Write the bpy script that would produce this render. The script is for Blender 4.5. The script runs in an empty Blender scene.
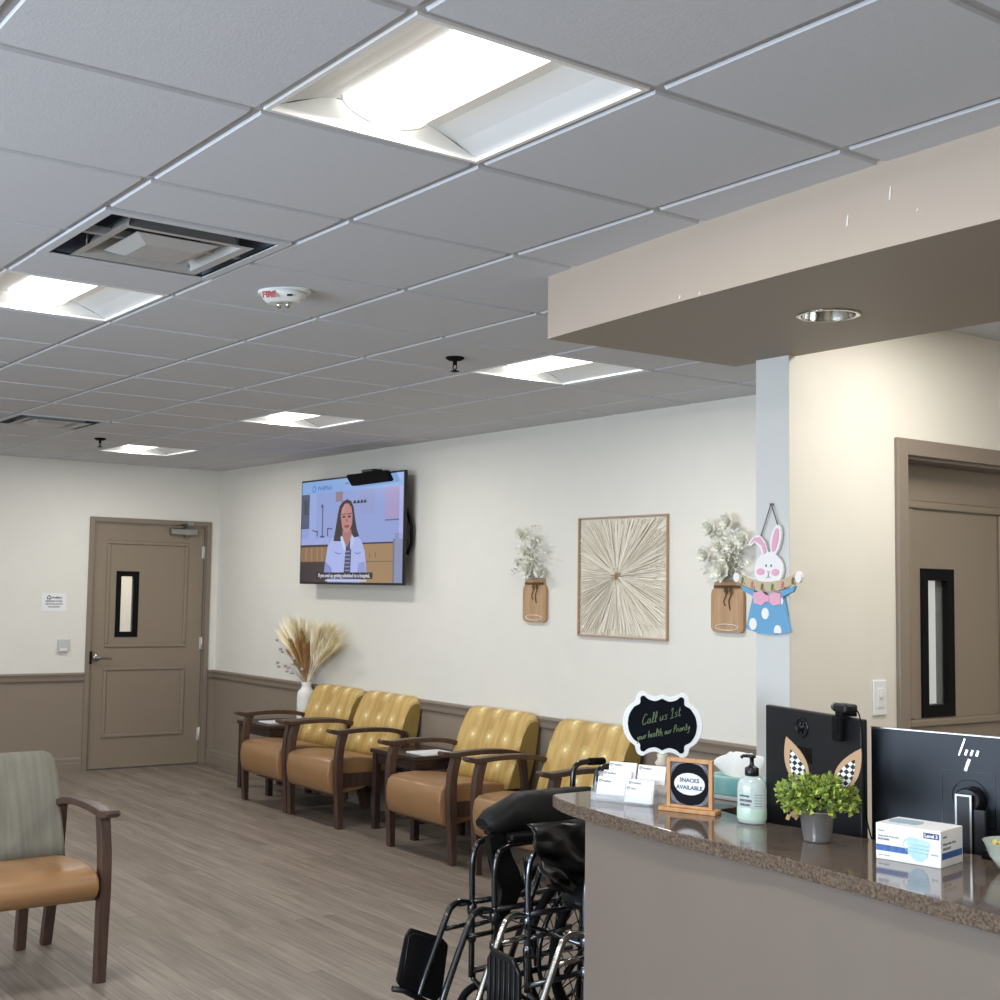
import bpy, bmesh, math, random
from mathutils import Vector, Matrix
from math import pi, sin, cos, radians
random.seed(7)
S = bpy.context.scene
COL = S.collection
H = 2.658            # ceiling height
T = 0.6096           # ceiling grid module

# ------------------------------------------------------------------ camera
cd = bpy.data.cameras.new('camera')
cam = bpy.data.objects.new('camera', cd)
COL.objects.link(cam)
r_ = Vector((0.56292788, 0.82628191, 0.01924591))
u_ = Vector((0.05035556, -0.05753016, 0.99707302))
f_ = Vector((-0.82497061, 0.56031106, 0.07399322))
M = Matrix((r_, u_, -f_)).transposed().to_4x4()
M.translation = (1.8781, -1.2884, 1.6095)
cam.matrix_world = M
cd.sensor_width = 36
cd.lens = 1.2885 * 36
cd.shift_x = 0.09894
cd.shift_y = -0.00689
cd.clip_start = 0.05
S.camera = cam

# ------------------------------------------------------------------ world, daylight, exposure
W = bpy.data.worlds.new('sky')
S.world = W
W.use_nodes = True
W.node_tree.nodes['Background'].inputs[0].default_value = (0.55, 0.72, 1.0, 1)
W.node_tree.nodes['Background'].inputs[1].default_value = 0.6
S.view_settings.view_transform = 'Standard'
S.view_settings.look = 'None'
S.view_settings.gamma = 1
S.view_settings.exposure = 0.0
S.cycles.use_denoising = True
S.cycles.max_bounces = 10
S.cycles.diffuse_bounces = 6
S.cycles.sample_clamp_indirect = 4

LAMP = 3.6           # glow of the troffer lenses
LAMP_W = 17.0        # power of each troffer
DAY = 300.0           # daylight entering by the front window
day = bpy.data.lights.new('window_daylight', 'AREA')
day.shape = 'RECTANGLE'; day.size = 4.6; day.size_y = 1.7
day.energy = DAY; day.color = (0.72, 0.85, 1.0)
dayo = bpy.data.objects.new('window_daylight', day)
COL.objects.link(dayo)
dayo.location = (-0.9, -4.30, 1.45)
dayo.rotation_euler = (radians(90), 0, 0)


# ------------------------------------------------------------------ helpers
def lin(c):
    return tuple(((v / 255) / 12.92 if v <= 10 else (((v / 255) + 0.055) / 1.055) ** 2.4) for v in c)


def mat(name, rgb, rough=0.5, metal=0.0, spec=0.5, emit=0.0, noise=0.0, scale=20.0, stretch=(1, 1, 1), rgb2=None,
        bump=0.0, trans=0.0, alpha=1.0, coat=0.0, island=False):
    m = bpy.data.materials.new(name)
    m.use_nodes = True
    nt = m.node_tree
    b = nt.nodes['Principled BSDF']
    c = lin(rgb) + (1,)
    b.inputs['Base Color'].default_value = c
    b.inputs['Roughness'].default_value = rough
    b.inputs['Metallic'].default_value = metal
    b.inputs['Specular IOR Level'].default_value = spec
    b.inputs['Transmission Weight'].default_value = trans
    b.inputs['Alpha'].default_value = alpha
    b.inputs['Coat Weight'].default_value = coat
    if emit:
        b.inputs['Emission Color'].default_value = c
        b.inputs['Emission Strength'].default_value = emit
    if noise or bump or rgb2:
        tc = nt.nodes.new('ShaderNodeTexCoord')
        mp = nt.nodes.new('ShaderNodeMapping')
        mp.inputs['Scale'].default_value = stretch
        n = nt.nodes.new('ShaderNodeTexNoise')
        n.inputs['Scale'].default_value = scale
        n.inputs['Detail'].default_value = 4
        nt.links.new(tc.outputs['Object'], mp.inputs[0])
        nt.links.new(mp.outputs[0], n.inputs['Vector'])
        c2 = lin(rgb2) if rgb2 else tuple(v * (1 - noise) for v in c[:3])
        rp = nt.nodes.new('ShaderNodeValToRGB')
        rp.color_ramp.elements[0].position = 0.35
        rp.color_ramp.elements[1].position = 0.68
        rp.color_ramp.elements[0].color = tuple(c2) + (1,)
        rp.color_ramp.elements[1].color = c
        if island:
            g = nt.nodes.new('ShaderNodeNewGeometry')
            nt.links.new(g.outputs['Random Per Island'], rp.inputs[0])
            rp.color_ramp.elements[0].position = 0.0
            rp.color_ramp.elements[1].position = 1.0
        else:
            nt.links.new(n.outputs['Fac'], rp.inputs[0])
        nt.links.new(rp.outputs[0], b.inputs['Base Color'])
        if bump:
            bp = nt.nodes.new('ShaderNodeBump')
            bp.inputs['Strength'].default_value = bump
            bp.inputs['Distance'].default_value = 0.002
            nt.links.new(n.outputs['Fac'], bp.inputs['Height'])
            nt.links.new(bp.outputs[0], b.inputs['Normal'])
    return m


def NT(m):
    return m.node_tree, m.node_tree.nodes['Principled BSDF']


def box(bm, x0, x1, y0, y1, z0, z1, bev=0.0, mi=0, seg=2):
    vs = [bm.verts.new((x, y, z)) for x in (x0, x1) for y in (y0, y1) for z in (z0, z1)]
    q = [(0, 1, 3, 2), (4, 6, 7, 5), (0, 4, 5, 1), (2, 3, 7, 6), (0, 2, 6, 4), (1, 5, 7, 3)]
    fs = [bm.faces.new([vs[i] for i in f]) for f in q]
    for f in fs:
        f.material_index = mi
    if bev:
        es = list({e for f in fs for e in f.edges})
        r = bmesh.ops.bevel(bm, geom=es, offset=bev, segments=seg, profile=0.5, affect='EDGES')
        for f in r['faces']:
            f.material_index = mi
    return vs


def quad(bm, pts, mi=0):
    f = bm.faces.new([bm.verts.new(p) for p in pts])
    f.material_index = mi
    return f


def tube(bm, pts, rad, n=8, caps=True, mi=0, closed=False):
    """round tube along points; rad a number or a list"""
    P = [Vector(p) for p in pts]
    k = len(P)
    rads = rad if isinstance(rad, (list, tuple)) else [rad] * k
    rings = []
    up = None
    for i in range(k):
        a = P[i - 1] if (i > 0 or closed) else P[i]
        b = P[(i + 1) % k] if (i < k - 1 or closed) else P[i]
        d = (b - a)
        if d.length < 1e-9:
            d = Vector((0, 0, 1))
        d.normalize()
        if up is None:
            up = Vector((0, 0, 1)) if abs(d.z) < 0.9 else Vector((1, 0, 0))
        s = d.cross(up)
        if s.length < 1e-6:
            s = d.cross(Vector((0.3, 1, 0.2)))
        s.normalize()
        up = s.cross(d).normalized()
        rings.append([bm.verts.new(P[i] + (s * cos(t) + up * sin(t)) * rads[i]) for t in [2 * pi * j / n for j in range(n)]])
    for i in range(k if closed else k - 1):
        A, B = rings[i], rings[(i + 1) % k]
        for j in range(n):
            f = bm.faces.new((A[j], A[(j + 1) % n], B[(j + 1) % n], B[j]))
            f.smooth = True
            f.material_index = mi
    if caps and not closed:
        for R_ in (rings[0][::-1], rings[-1]):
            f = bm.faces.new(R_)
            f.material_index = mi


def smooth_path(pts, n=4):
    """Catmull-Rom through the points"""
    P = [Vector(p) for p in pts]
    out = []
    for i in range(len(P) - 1):
        p0 = P[max(i - 1, 0)]; p1 = P[i]; p2 = P[i + 1]; p3 = P[min(i + 2, len(P) - 1)]
        for k in range(n):
            t = k / n
            out.append(0.5 * ((2 * p1) + (p2 - p0) * t + (2 * p0 - 5 * p1 + 4 * p2 - p3) * t * t + (3 * p1 - p0 - 3 * p2 + p3) * t ** 3))
    out.append(P[-1])
    return out


def sweep_yz(bm, path, x0, x1, thick, mi=0, bev=0.0):
    """bar of width x0..x1 swept along a path in the y-z plane; thick a number or list"""
    k = len(path)
    th = thick if isinstance(thick, (list, tuple)) else [thick] * k
    rings = []
    for i in range(k):
        a = Vector(path[max(i - 1, 0)]); b = Vector(path[min(i + 1, k - 1)])
        d = (b - a).normalized(); nrm = Vector((-d.y, d.x))
        p = Vector(path[i]); h = th[i] / 2
        A = p + nrm * h; B = p - nrm * h
        rings.append([bm.verts.new(v) for v in ((x0, A.x, A.y), (x1, A.x, A.y), (x1, B.x, B.y), (x0, B.x, B.y))])
    fs = []
    for i in range(k - 1):
        A, B = rings[i], rings[i + 1]
        for j in range(4):
            fs.append(bm.faces.new((A[j], A[(j + 1) % 4], B[(j + 1) % 4], B[j])))
    fs.append(bm.faces.new(rings[0][::-1])); fs.append(bm.faces.new(rings[-1]))
    bmesh.ops.recalc_face_normals(bm, faces=fs)
    if bev:
        es = [e for e in {e for f in fs for e in f.edges} if e.calc_face_angle(0) > 0.6]
        bmesh.ops.bevel(bm, geom=es, offset=bev, segments=2, profile=0.5, affect='EDGES')


def lathe(bm, prof, n=24, c=(0, 0, 0), mi=0, caps=True, smooth=True):
    rings = []
    for r, z in prof:
        rings.append([bm.verts.new((c[0] + r * cos(2 * pi * j / n), c[1] + r * sin(2 * pi * j / n), c[2] + z)) for j in range(n)])
    for i in range(len(rings) - 1):
        A, B = rings[i], rings[i + 1]
        for j in range(n):
            f = bm.faces.new((A[j], A[(j + 1) % n], B[(j + 1) % n], B[j]))
            f.smooth = smooth; f.material_index = mi
    if caps:
        f = bm.faces.new(rings[0][::-1]); f.material_index = mi
        f = bm.faces.new(rings[-1]); f.material_index = mi


def plate(bm, outline, y0, y1, mi=0, bev=0.0):
    """outline of (x, z) points extruded between y0 (front) and y1 (back)"""
    A = [bm.verts.new((x, y0, z)) for x, z in outline]
    B = [bm.verts.new((x, y1, z)) for x, z in outline]
    n = len(A)
    fs = [bm.faces.new(A), bm.faces.new(B[::-1])]
    for i in range(n):
        fs.append(bm.faces.new((A[i], B[i], B[(i + 1) % n], A[(i + 1) % n])))
    for f in fs:
        f.material_index = mi
    bmesh.ops.recalc_face_normals(bm, faces=fs)
    if bev:
        es = list({e for f in fs[:2] for e in f.edges})
        r = bmesh.ops.bevel(bm, geom=es, offset=bev, segments=2, profile=0.5, affect='EDGES')
        for f in r['faces']:
            f.material_index = mi


def slab(bm, outline, z0, z1, mi=0, bev=0.0):
    """outline of (x, y) points extruded in z"""
    A = [bm.verts.new((x, y, z0)) for x, y in outline]
    B = [bm.verts.new((x, y, z1)) for x, y in outline]
    n = len(A)
    fs = [bm.faces.new(A[::-1]), bm.faces.new(B)]
    for i in range(n):
        fs.append(bm.faces.new((A[i], A[(i + 1) % n], B[(i + 1) % n], B[i])))
    for f in fs:
        f.material_index = mi
    bmesh.ops.recalc_face_normals(bm, faces=fs)
    if bev:
        es = list({e for f in fs[:2] for e in f.edges})
        bmesh.ops.bevel(bm, geom=es, offset=bev, segments=2, profile=0.5, affect='EDGES')


def ell(cx, cz, rx, rz, n=24, rot=0.0):
    o = []
    for i in range(n):
        t = 2 * pi * i / n
        x, z = rx * cos(t), rz * sin(t)
        o.append((cx + x * cos(rot) - z * sin(rot), cz + x * sin(rot) + z * cos(rot)))
    return o


def rrect(x0, x1, z0, z1, r, n=5):
    o = []
    for cx, cz, a in ((x1 - r, z1 - r, 0), (x0 + r, z1 - r, 90), (x0 + r, z0 + r, 180), (x1 - r, z0 + r, 270)):
        for i in range(n + 1):
            t = radians(a + 90 * i / n)
            o.append((cx + r * cos(t), cz + r * sin(t)))
    return o


def sphere(bm, c, r, sx=1, sy=1, sz=1, u=12, v=8, mi=0):
    m = Matrix.Translation(c) @ Matrix.Diagonal((r * sx, r * sy, r * sz, 1))
    res = bmesh.ops.create_uvsphere(bm, u_segments=u, v_segments=v, radius=1, matrix=m)
    for vv in res['verts']:
        for f in vv.link_faces:
            f.smooth = True; f.material_index = mi


def obj(name, bm, mats, parent=None, smooth=False, world=False):
    """link one mesh object; world=True: vertices are in world space"""
    if world and parent is not None:
        bmesh.ops.transform(bm, matrix=parent.matrix_basis.inverted(), verts=bm.verts)
    me = bpy.data.meshes.new(name)
    bm.to_mesh(me); bm.free()
    if smooth:
        for p in me.polygons:
            p.use_smooth = True
    for m in (mats if isinstance(mats, (list, tuple)) else [mats]):
        me.materials.append(m)
    o = bpy.data.objects.new(name, me)
    COL.objects.link(o)
    if parent is not None:
        o.parent = parent
    return o


def tag(o, label, cat, group=None):
    o['label'] = label; o['category'] = cat
    if group:
        o['group'] = group
    return o


def thing(name, label, cat, loc=(0, 0, 0), rz=0.0, group=None):
    o = bpy.data.objects.new(name, None)
    COL.objects.link(o)
    o.empty_display_size = 0.05
    o.location = loc; o.rotation_euler = (0, 0, rz)
    o.matrix_basis = Matrix.Translation(loc) @ Matrix.Rotation(rz, 4, 'Z')
    return tag(o, label, cat, group)


def struct(o):
    o['kind'] = 'structure'
    return o


def root(name, loc=(0, 0, 0), rz=0.0):
    o = bpy.data.objects.new(name, None)
    COL.objects.link(o)
    o.empty_display_size = 0.05
    o.matrix_basis = Matrix.Translation(loc) @ Matrix.Rotation(rz, 4, 'Z')
    return struct(o)


def dup(src, loc, rz=None, label=None):
    r = src.copy(); COL.objects.link(r)
    r.location = loc
    if rz is not None:
        r.rotation_euler = (0, 0, rz)
    if label:
        r['label'] = label
    for ch in list(src.children):
        c = ch.copy(); COL.objects.link(c); c.parent = r
        for g in list(ch.children):
            d = g.copy(); COL.objects.link(d); d.parent = c
    return r


def text_bm(bm, s, size, x, z, y, align='CENTER', shear=0.0, bold=0.0, mi=0, width=None, ext=0.0005):
    """flat lettering on the plane y facing -y, anchored at (x, z) on its baseline"""
    cu = bpy.data.curves.new('lettering', 'FONT')
    cu.body = s; cu.size = size; cu.align_x = align; cu.shear = shear
    cu.offset = bold; cu.extrude = ext; cu.resolution_u = 3
    to = bpy.data.objects.new('lettering', cu)
    COL.objects.link(to)
    dg = bpy.context.evaluated_depsgraph_get()
    me = bpy.data.meshes.new_from_object(to.evaluated_get(dg))
    n0 = len(bm.verts)
    f0 = len(bm.faces)
    bm.from_mesh(me)
    bm.verts.ensure_lookup_table(); bm.faces.ensure_lookup_table()
    vs = bm.verts[n0:]
    k = 1.0
    if width and vs:
        w = max(v.co.x for v in vs) - min(v.co.x for v in vs)
        k = width / w
    for v in vs:
        a, b, c = v.co
        v.co = (x + a * k, y - c, z + b)
    for f in bm.faces[f0:]:
        f.material_index = mi
    bpy.data.objects.remove(to); bpy.data.curves.remove(cu); bpy.data.meshes.remove(me)


# ------------------------------------------------------------------ materials
CREAM = mat('wall_paint_cream', (229, 226, 217), 0.55, noise=0.02, scale=6)
TAUPE = mat('wainscot_paint_taupe', (141, 127, 112), 0.5, noise=0.03, scale=8)
TRIM = mat('trim_paint_taupe', (134, 121, 107), 0.38)
DOORP = mat('door_paint_taupe', (140, 126, 109), 0.4)
TILE = mat('acoustic_tile', (205, 207, 211), 0.9, noise=0.04, scale=160, bump=0.25, spec=0.1)
GRID = mat('ceiling_grid_metal', (176, 175, 176), 0.6)
WHITE = mat('white_enamel', (232, 232, 230), 0.35)
WHITEP = mat('white_plastic', (228, 227, 222), 0.4)
LENS = mat('lamp_lens', (255, 250, 240), 0.4, emit=LAMP)
REFL = mat('lamp_reflector', (214, 216, 216), 0.6)
BLACK = mat('black_plastic', (14, 15, 18), 0.38)
BLACKM = mat('black_matte', (8, 8, 9), 0.8, spec=.2)
CHROME = mat('chrome', (200, 198, 192), 0.16, metal=1)
STEEL = mat('brushed_steel', (165, 163, 160), 0.32, metal=1)
BLKMET = mat('black_painted_tube', (16, 16, 18), 0.22, coat=0.5)
VINYLB = mat('black_vinyl', (9, 9, 10), 0.55, spec=.3, noise=0.3, scale=30, bump=0.3)
WOOD = mat('dark_walnut_frame', (82, 61, 51), 0.36, rgb2=(64, 46, 39), scale=9, stretch=(6, 6, 0.6))
TABW = mat('dark_laminate', (60, 44, 40), 0.3, rgb2=(46, 33, 31), scale=8, stretch=(1, 6, 6))
SEATV = mat('tan_vinyl', (150, 112, 74), 0.36, noise=0.08, scale=12, bump=0.1)
GUSS = mat('olive_side_fabric', (152, 126, 66), 0.6, noise=0.12, scale=14)
SAGE = mat('sage_striped_fabric', (126, 122, 108), 0.75, rgb2=(112, 108, 97), scale=5, stretch=(9, 1, 0.5))
PAPER = mat('white_paper', (236, 236, 238), 0.6)
GLASS = mat('clear_glass', (235, 240, 240), 0.03, trans=0.0, alpha=0.12)
INK = mat('black_ink', (40, 42, 48), 0.6)
INKG = mat('grey_ink', (120, 124, 132), 0.6)
GRANITE = mat('brown_speckled_granite', (118, 103, 90), 0.08, rgb2=(76, 64, 55), scale=140)
TAN_WOOD = mat('tan_plank_wood', (190, 156, 122), 0.6, rgb2=(172, 136, 102), scale=6, stretch=(8, 1, 0.7))
TWINE = mat('brown_twine', (110, 82, 50), 0.9)
PETAL = mat('white_petal', (248, 246, 238), 0.7, rgb2=(222, 222, 208), scale=60)
LEAFG = mat('pale_grey_leaf', (242, 241, 230), 0.7, rgb2=(184, 186, 172), scale=20, island=True)


def floor_material():
    m = mat('grey_brown_vinyl_plank', (128, 117, 107), 0.42, spec=0.4)
    nt, b = NT(m)
    tc = nt.nodes.new('ShaderNodeTexCoord')
    br = nt.nodes.new('ShaderNodeTexBrick')
    br.inputs['Scale'].default_value = 1
    br.inputs['Mortar Size'].default_value = 0.0012
    br.inputs['Brick Width'].default_value = 1.22
    br.inputs['Row Height'].default_value = 0.076
    br.offset = 0.37
    br.inputs['Color1'].default_value = lin((146, 135, 124)) + (1,)
    br.inputs['Color2'].default_value = lin((125, 114, 104)) + (1,)
    br.inputs['Mortar'].default_value = lin((92, 82, 74)) + (1,)
    nt.links.new(tc.outputs['Object'], br.inputs['Vector'])
    mp = nt.nodes.new('ShaderNodeMapping'); mp.inputs['Scale'].default_value = (1.2, 26, 1)
    n = nt.nodes.new('ShaderNodeTexNoise'); n.inputs['Scale'].default_value = 2.2; n.inputs['Detail'].default_value = 6
    nt.links.new(tc.outputs['Object'], mp.inputs[0]); nt.links.new(mp.outputs[0], n.inputs['Vector'])
    rp = nt.nodes.new('ShaderNodeValToRGB')
    rp.color_ramp.elements[0].position = 0.33; rp.color_ramp.elements[0].color = (0.62, 0.60, 0.58, 1)
    rp.color_ramp.elements[1].position = 0.66; rp.color_ramp.elements[1].color = (1.12, 1.11, 1.10, 1)
    nt.links.new(n.outputs['Fac'], rp.inputs[0])
    mx = nt.nodes.new('ShaderNodeMix'); mx.data_type = 'RGBA'; mx.blend_type = 'MULTIPLY'
    mx.inputs['Factor'].default_value = 0.8
    nt.links.new(br.outputs['Color'], mx.inputs[6]); nt.links.new(rp.outputs[0], mx.inputs[7])
    nt.links.new(mx.outputs[2], b.inputs['Base Color'])
    return m


def mustard_material():
    """mustard chair fabric: vertical bamboo-like streaks and pale starbursts"""
    m = mat('mustard_starburst_fabric', (196, 160, 82), 0.5)
    nt, b = NT(m)
    L = nt.links.new
    N = nt.nodes.new
    tc = N('ShaderNodeTexCoord')
    mp = N('ShaderNodeMapping'); mp.inputs['Scale'].default_value = (16, 1, 2.2)
    n = N('ShaderNodeTexNoise'); n.inputs['Scale'].default_value = 1.6; n.inputs['Detail'].default_value = 3
    L(tc.outputs['Object'], mp.inputs[0]); L(mp.outputs[0], n.inputs['Vector'])
    rp = N('ShaderNodeValToRGB')
    rp.color_ramp.elements[0].position = 0.35; rp.color_ramp.elements[0].color = lin((176, 142, 76)) + (1,)
    rp.color_ramp.elements[1].position = 0.65; rp.color_ramp.elements[1].color = lin((204, 170, 102)) + (1,)
    L(n.outputs['Fac'], rp.inputs[0])
    sp = N('ShaderNodeSeparateXYZ'); L(tc.outputs['Object'], sp.inputs[0])

    def math_(op, a, bb=None):
        k = N('ShaderNodeMath'); k.operation = op
        for i, v in enumerate((a, bb)):
            if v is None:
                continue
            if isinstance(v, (int, float)):
                k.inputs[i].default_value = v
            else:
                L(v, k.inputs[i])
        return k.outputs[0]
    px, pz = 0.165, 0.155
    fx = math_('SUBTRACT', math_('FRACT', math_('ADD', math_('DIVIDE', sp.outputs['X'], px), 20.5)), 0.5)
    fz = math_('SUBTRACT', math_('FRACT', math_('ADD', math_('DIVIDE', math_('SUBTRACT', sp.outputs['Z'], 0.535), pz), 20.5)), 0.5)
    dx = math_('MULTIPLY', fx, px); dz = math_('MULTIPLY', fz, pz)
    rr = math_('SQRT', math_('ADD', math_('MULTIPLY', dx, dx), math_('MULTIPLY', dz, dz)))
    ang = math_('ARCTAN2', dz, dx)
    ray = math_('MULTIPLY', math_('ADD', math_('SINE', math_('MULTIPLY', ang, 10)), 1.0), 0.5)
    core = math_('SUBTRACT', 1.0, math_('MINIMUM', 1.0, math_('DIVIDE', rr, 0.016)))
    halo = math_('MULTIPLY', math_('SUBTRACT', 1.0, math_('MINIMUM', 1.0, math_('DIVIDE', rr, 0.05))), math_('ADD', 0.25, math_('MULTIPLY', ray, 0.5)))
    fac = math_('MINIMUM', 1.0, math_('ADD', math_('MULTIPLY', core, 1.1), halo))
    mx = N('ShaderNodeMix'); mx.data_type = 'RGBA'
    L(fac, mx.inputs['Factor']); L(rp.outputs[0], mx.inputs[6]); mx.inputs[7].default_value = lin((244, 230, 176)) + (1,)
    L(mx.outputs[2], b.inputs['Base Color'])
    return m


FLOORM = floor_material()
MUST = mustard_material()

# ------------------------------------------------------------------ the room
XL, YB = -8.876, 3.992        # left wall and back wall planes
XW0, XW1, YW = -1.183, -1.041, 2.318   # wing wall beside the desk: faces and end
XE, YF, YR = 3.7, -4.4, 5.6   # east wall, front wall, reception back wall

bm = bmesh.new(); box(bm, XL - 1.6, XE + .1, YF - .1, YR + .1, -0.1, 0.0)
struct(obj('floor', bm, FLOORM))

# walls: cream above, taupe wainscot below
ZR = 0.765


def wall_boxes(name, rects, front_axis):
    """rects of (x0,x1,y0,y1,z0,z1); split at the wainscot height into two materials"""
    bm = bmesh.new()
    for x0, x1, y0, y1, z0, z1 in rects:
        if z0 < ZR < z1:
            box(bm, x0, x1, y0, y1, z0, ZR, mi=1); box(bm, x0, x1, y0, y1, ZR, z1, mi=0)
        else:
            box(bm, x0, x1, y0, y1, z0, z1, mi=0 if z0 >= ZR else 1)
    return struct(obj(name, bm, [CREAM, TAUPE]))


DL0, DL1, DLT = 2.80, 3.875, 2.142     # left door opening (y range, top)
wall_boxes('wall_left', [(XL - .12, XL, YF, DL0, 0, H + .1), (XL - .12, XL, DL1, YB + .12, 0, H + .1), (XL - .12, XL, DL0, DL1, DLT, H + .1)], 0)
wall_boxes('wall_back', [(XL, XW0, YB, YB + .12, 0, H + .1)], 1)
DR0, DR1, DRT = 2.973, 3.985, 2.146
bm = bmesh.new()
for a in ((XW0, XW1, YW, DR0, 0, H + .1), (XW0, XW1, DR1, YR, 0, H + .1), (XW0, XW1, DR0, DR1, DRT, H + .1)):
    box(bm, *a)
WALLR = mat('wall_paint_warm_cream', (226, 220, 207), 0.55, noise=0.02, scale=6)
struct(obj('wall_right', bm, WALLR))
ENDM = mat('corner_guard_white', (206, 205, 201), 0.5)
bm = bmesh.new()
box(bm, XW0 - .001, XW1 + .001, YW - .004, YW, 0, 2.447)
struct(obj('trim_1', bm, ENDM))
wall_boxes('wall_front', [(XL, -3.4, YF - .12, YF, 0, H + .1), (1.6, XE, YF - .12, YF, 0, H + .1), (-3.4, 1.6, YF - .12, YF, 0, .55), (-3.4, 1.6, YF - .12, YF, 2.35, H + .1)], 1)
wall_boxes('wall_east', [(XE, XE + .12, YF, YR, 0, H + .1)], 0)
bm = bmesh.new(); box(bm, XW1, XE, YR, YR + .12, 0, H + .1)
struct(obj('wall_reception', bm, WALLR))
# front window
w = root('window_1', (-0.9, YF - .06, .55))
bm = bmesh.new()
box(bm, -2.5, 2.5, -.04, .04, 0, .06); box(bm, -2.5, 2.5, -.04, .04, 1.74, 1.8)
for x in (-2.5, -1.27, -.03, 1.21, 2.44):
    box(bm, x, x + .06, -.04, .04, .06, 1.74)
obj('window_frame', bm, STEEL, w)
bm = bmesh.new(); box(bm, -2.44, 2.44, -.004, .004, .06, 1.74)
obj('pane', bm, GLASS, w)
# corridors behind the two doors
for nm, (x0, x1, y0, y1) in (('wall_corridor', (XL - 1.6, XL - .12, 2.2, 4.5)), ('wall_passage', (-2.6, XW0, YB + .12, 5.6))):
    bm = bmesh.new()
    if nm == 'wall_corridor':
        box(bm, x0 - .05, x0, y0, y1, 0, H); box(bm, x0, x1, y0 - .05, y0, 0, H); box(bm, x0, x1, y1, y1 + .05, 0, H)
        box(bm, x0, x1, y0, y1, H, H + .05)
    else:
        box(bm, x0 - .05, x0, y0, y1, 0, H); box(bm, x0, x1, y1, y1 + .05, 0, H); box(bm, x0, x1, y0, y1, H, H + .05)
    struct(obj(nm, bm, CREAM))
for loc, e in (((XL - .75, 3.3, H - .05), 26), ((-1.9, 4.85, H - .05), 14)):
    l = bpy.data.lights.new('corridor_lamp', 'AREA'); l.size = .6; l.energy = e; l.color = (1, .96, .9)
    lo = bpy.data.objects.new('corridor_lamp', l); COL.objects.link(lo); lo.location = loc


# chair rail and baseboards
def rail_profile(bm, axis, wallpos, a0, a1, out, prof):
    """extrude a (depth, z) profile along a wall. axis 'x': runs along x on plane y=wallpos; out = +-1"""
    n = len(prof)
    ends = []
    for a in (a0, a1):
        ring = []
        for d, z in prof:
            p = (a, wallpos + out * d, z) if axis == 'x' else (wallpos + out * d, a, z)
            ring.append(bm.verts.new(p))
        ends.append(ring)
    fs = [bm.faces.new((ends[0][i], ends[0][(i + 1) % n], ends[1][(i + 1) % n], ends[1][i])) for i in range(n)]
    fs += [bm.faces.new(ends[0]), bm.faces.new(ends[1][::-1])]
    bmesh.ops.recalc_face_normals(bm, faces=fs)


RAIL = [(0, .84), (.028, .838), (.032, .826), (.026, .812), (.022, .80), (.020, .775), (.012, .764), (0, .762)]
BASE = [(0, .12), (.006, .12), (.012, .108), (.013, .075), (.016, .07), (.016, 0), (0, 0)]
bm = bmesh.new(); rail_profile(bm, 'y', XL, YF, DL0 - .045, 1, RAIL); rail_profile(bm, 'y', XL, DL1 + .045, YB, 1, RAIL)
struct(obj('trim_2', bm, TRIM))
bm = bmesh.new(); rail_profile(bm, 'x', YB, XL + .03, XW0, -1, RAIL)
struct(obj('trim_3', bm, TRIM))
bm = bmesh.new(); rail_profile(bm, 'y', XL, YF, DL0 - .045, 1, BASE); rail_profile(bm, 'y', XL, DL1 + .045, YB, 1, BASE)
struct(obj('baseboard_left', bm, TRIM))
bm = bmesh.new(); rail_profile(bm, 'x', YB, XL + .015, XW0, -1, BASE)
struct(obj('baseboard_back', bm, TRIM))

# ceiling: lay-in tiles with dropped edges in a recessed grid
LIGHTS = [(0, 0), (4, 0), (4, 4), (8, 4), (12, 4)]            # in the photo
LIGHTS_OFF = [(8, 0), (12, 0), (4, -4), (8, -4), (0, -4), (-4, 0), (-4, 4), (-4, -4), (0, 4), (-4, 7)]  # unseen fixtures put in for room light; last one brightens the reception side
HOLES = set(LIGHTS + LIGHTS_OFF)
G = 0.012
bm = bmesh.new()


def tile(x0, x1, y0, y1):
    x0 = max(x0, XL); x1 = min(x1, XE); y1 = min(y1, YR); y0 = max(y0, YF)
    if x1 - x0 < .06 or y1 - y0 < .06:
        return
    a = [(x0 + G, y0 + G), (x1 - G, y0 + G), (x1 - G, y1 - G), (x0 + G, y1 - G)]
    b = [(x0 + G + .003, y0 + G + .003), (x1 - G - .003, y0 + G + .003), (x1 - G - .003, y1 - G - .003), (x0 + G + .003, y1 - G - .003)]
    lo = [bm.verts.new((x, y, H)) for x, y in b]; up = [bm.verts.new((x, y, H + .008)) for x, y in a]
    bm.faces.new(lo[::-1])
    for i in range(4):
        bm.faces.new((lo[i], lo[(i + 1) % 4], up[(i + 1) % 4], up[i]))


for i in range(-7, 15):
    for j in range(-8, 10):
        if (i, j) in HOLES or (i, j) == (10, 2):
            continue
        x0, x1, y0, y1 = -(i + 1) * T, -i * T, j * T, (j + 1) * T
        if j == 0 and i == 2:
            x0 = -2.5 * T
        if j == 0 and i == 3:
            x1 = -3.5 * T
        tile(x0, x1, y0, y1)
ceil = struct(obj('ceiling', bm, TILE))
bm = bmesh.new()
for i in range(-6, 15):
    box(bm, -i * T - G, -i * T + G, YF, YR, H + .008, H + .03)
for j in range(-7, 10):
    box(bm, XL, XE, j * T - G, j * T + G, H + .0086, H + .0301)
for x in (-2.5 * T, -3.5 * T):
    box(bm, x - G, x + G, 0, T, H + .0081, H + .03)
obj('ceiling_grid', bm, GRID, ceil)
bm = bmesh.new(); box(bm, XL - .1, XE + .1, YF - .1, YR + .1, H + .42, H + .5)
struct(obj('ceiling_deck', bm, mat('plenum_grey', (70, 74, 82), 0.9)))

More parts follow.
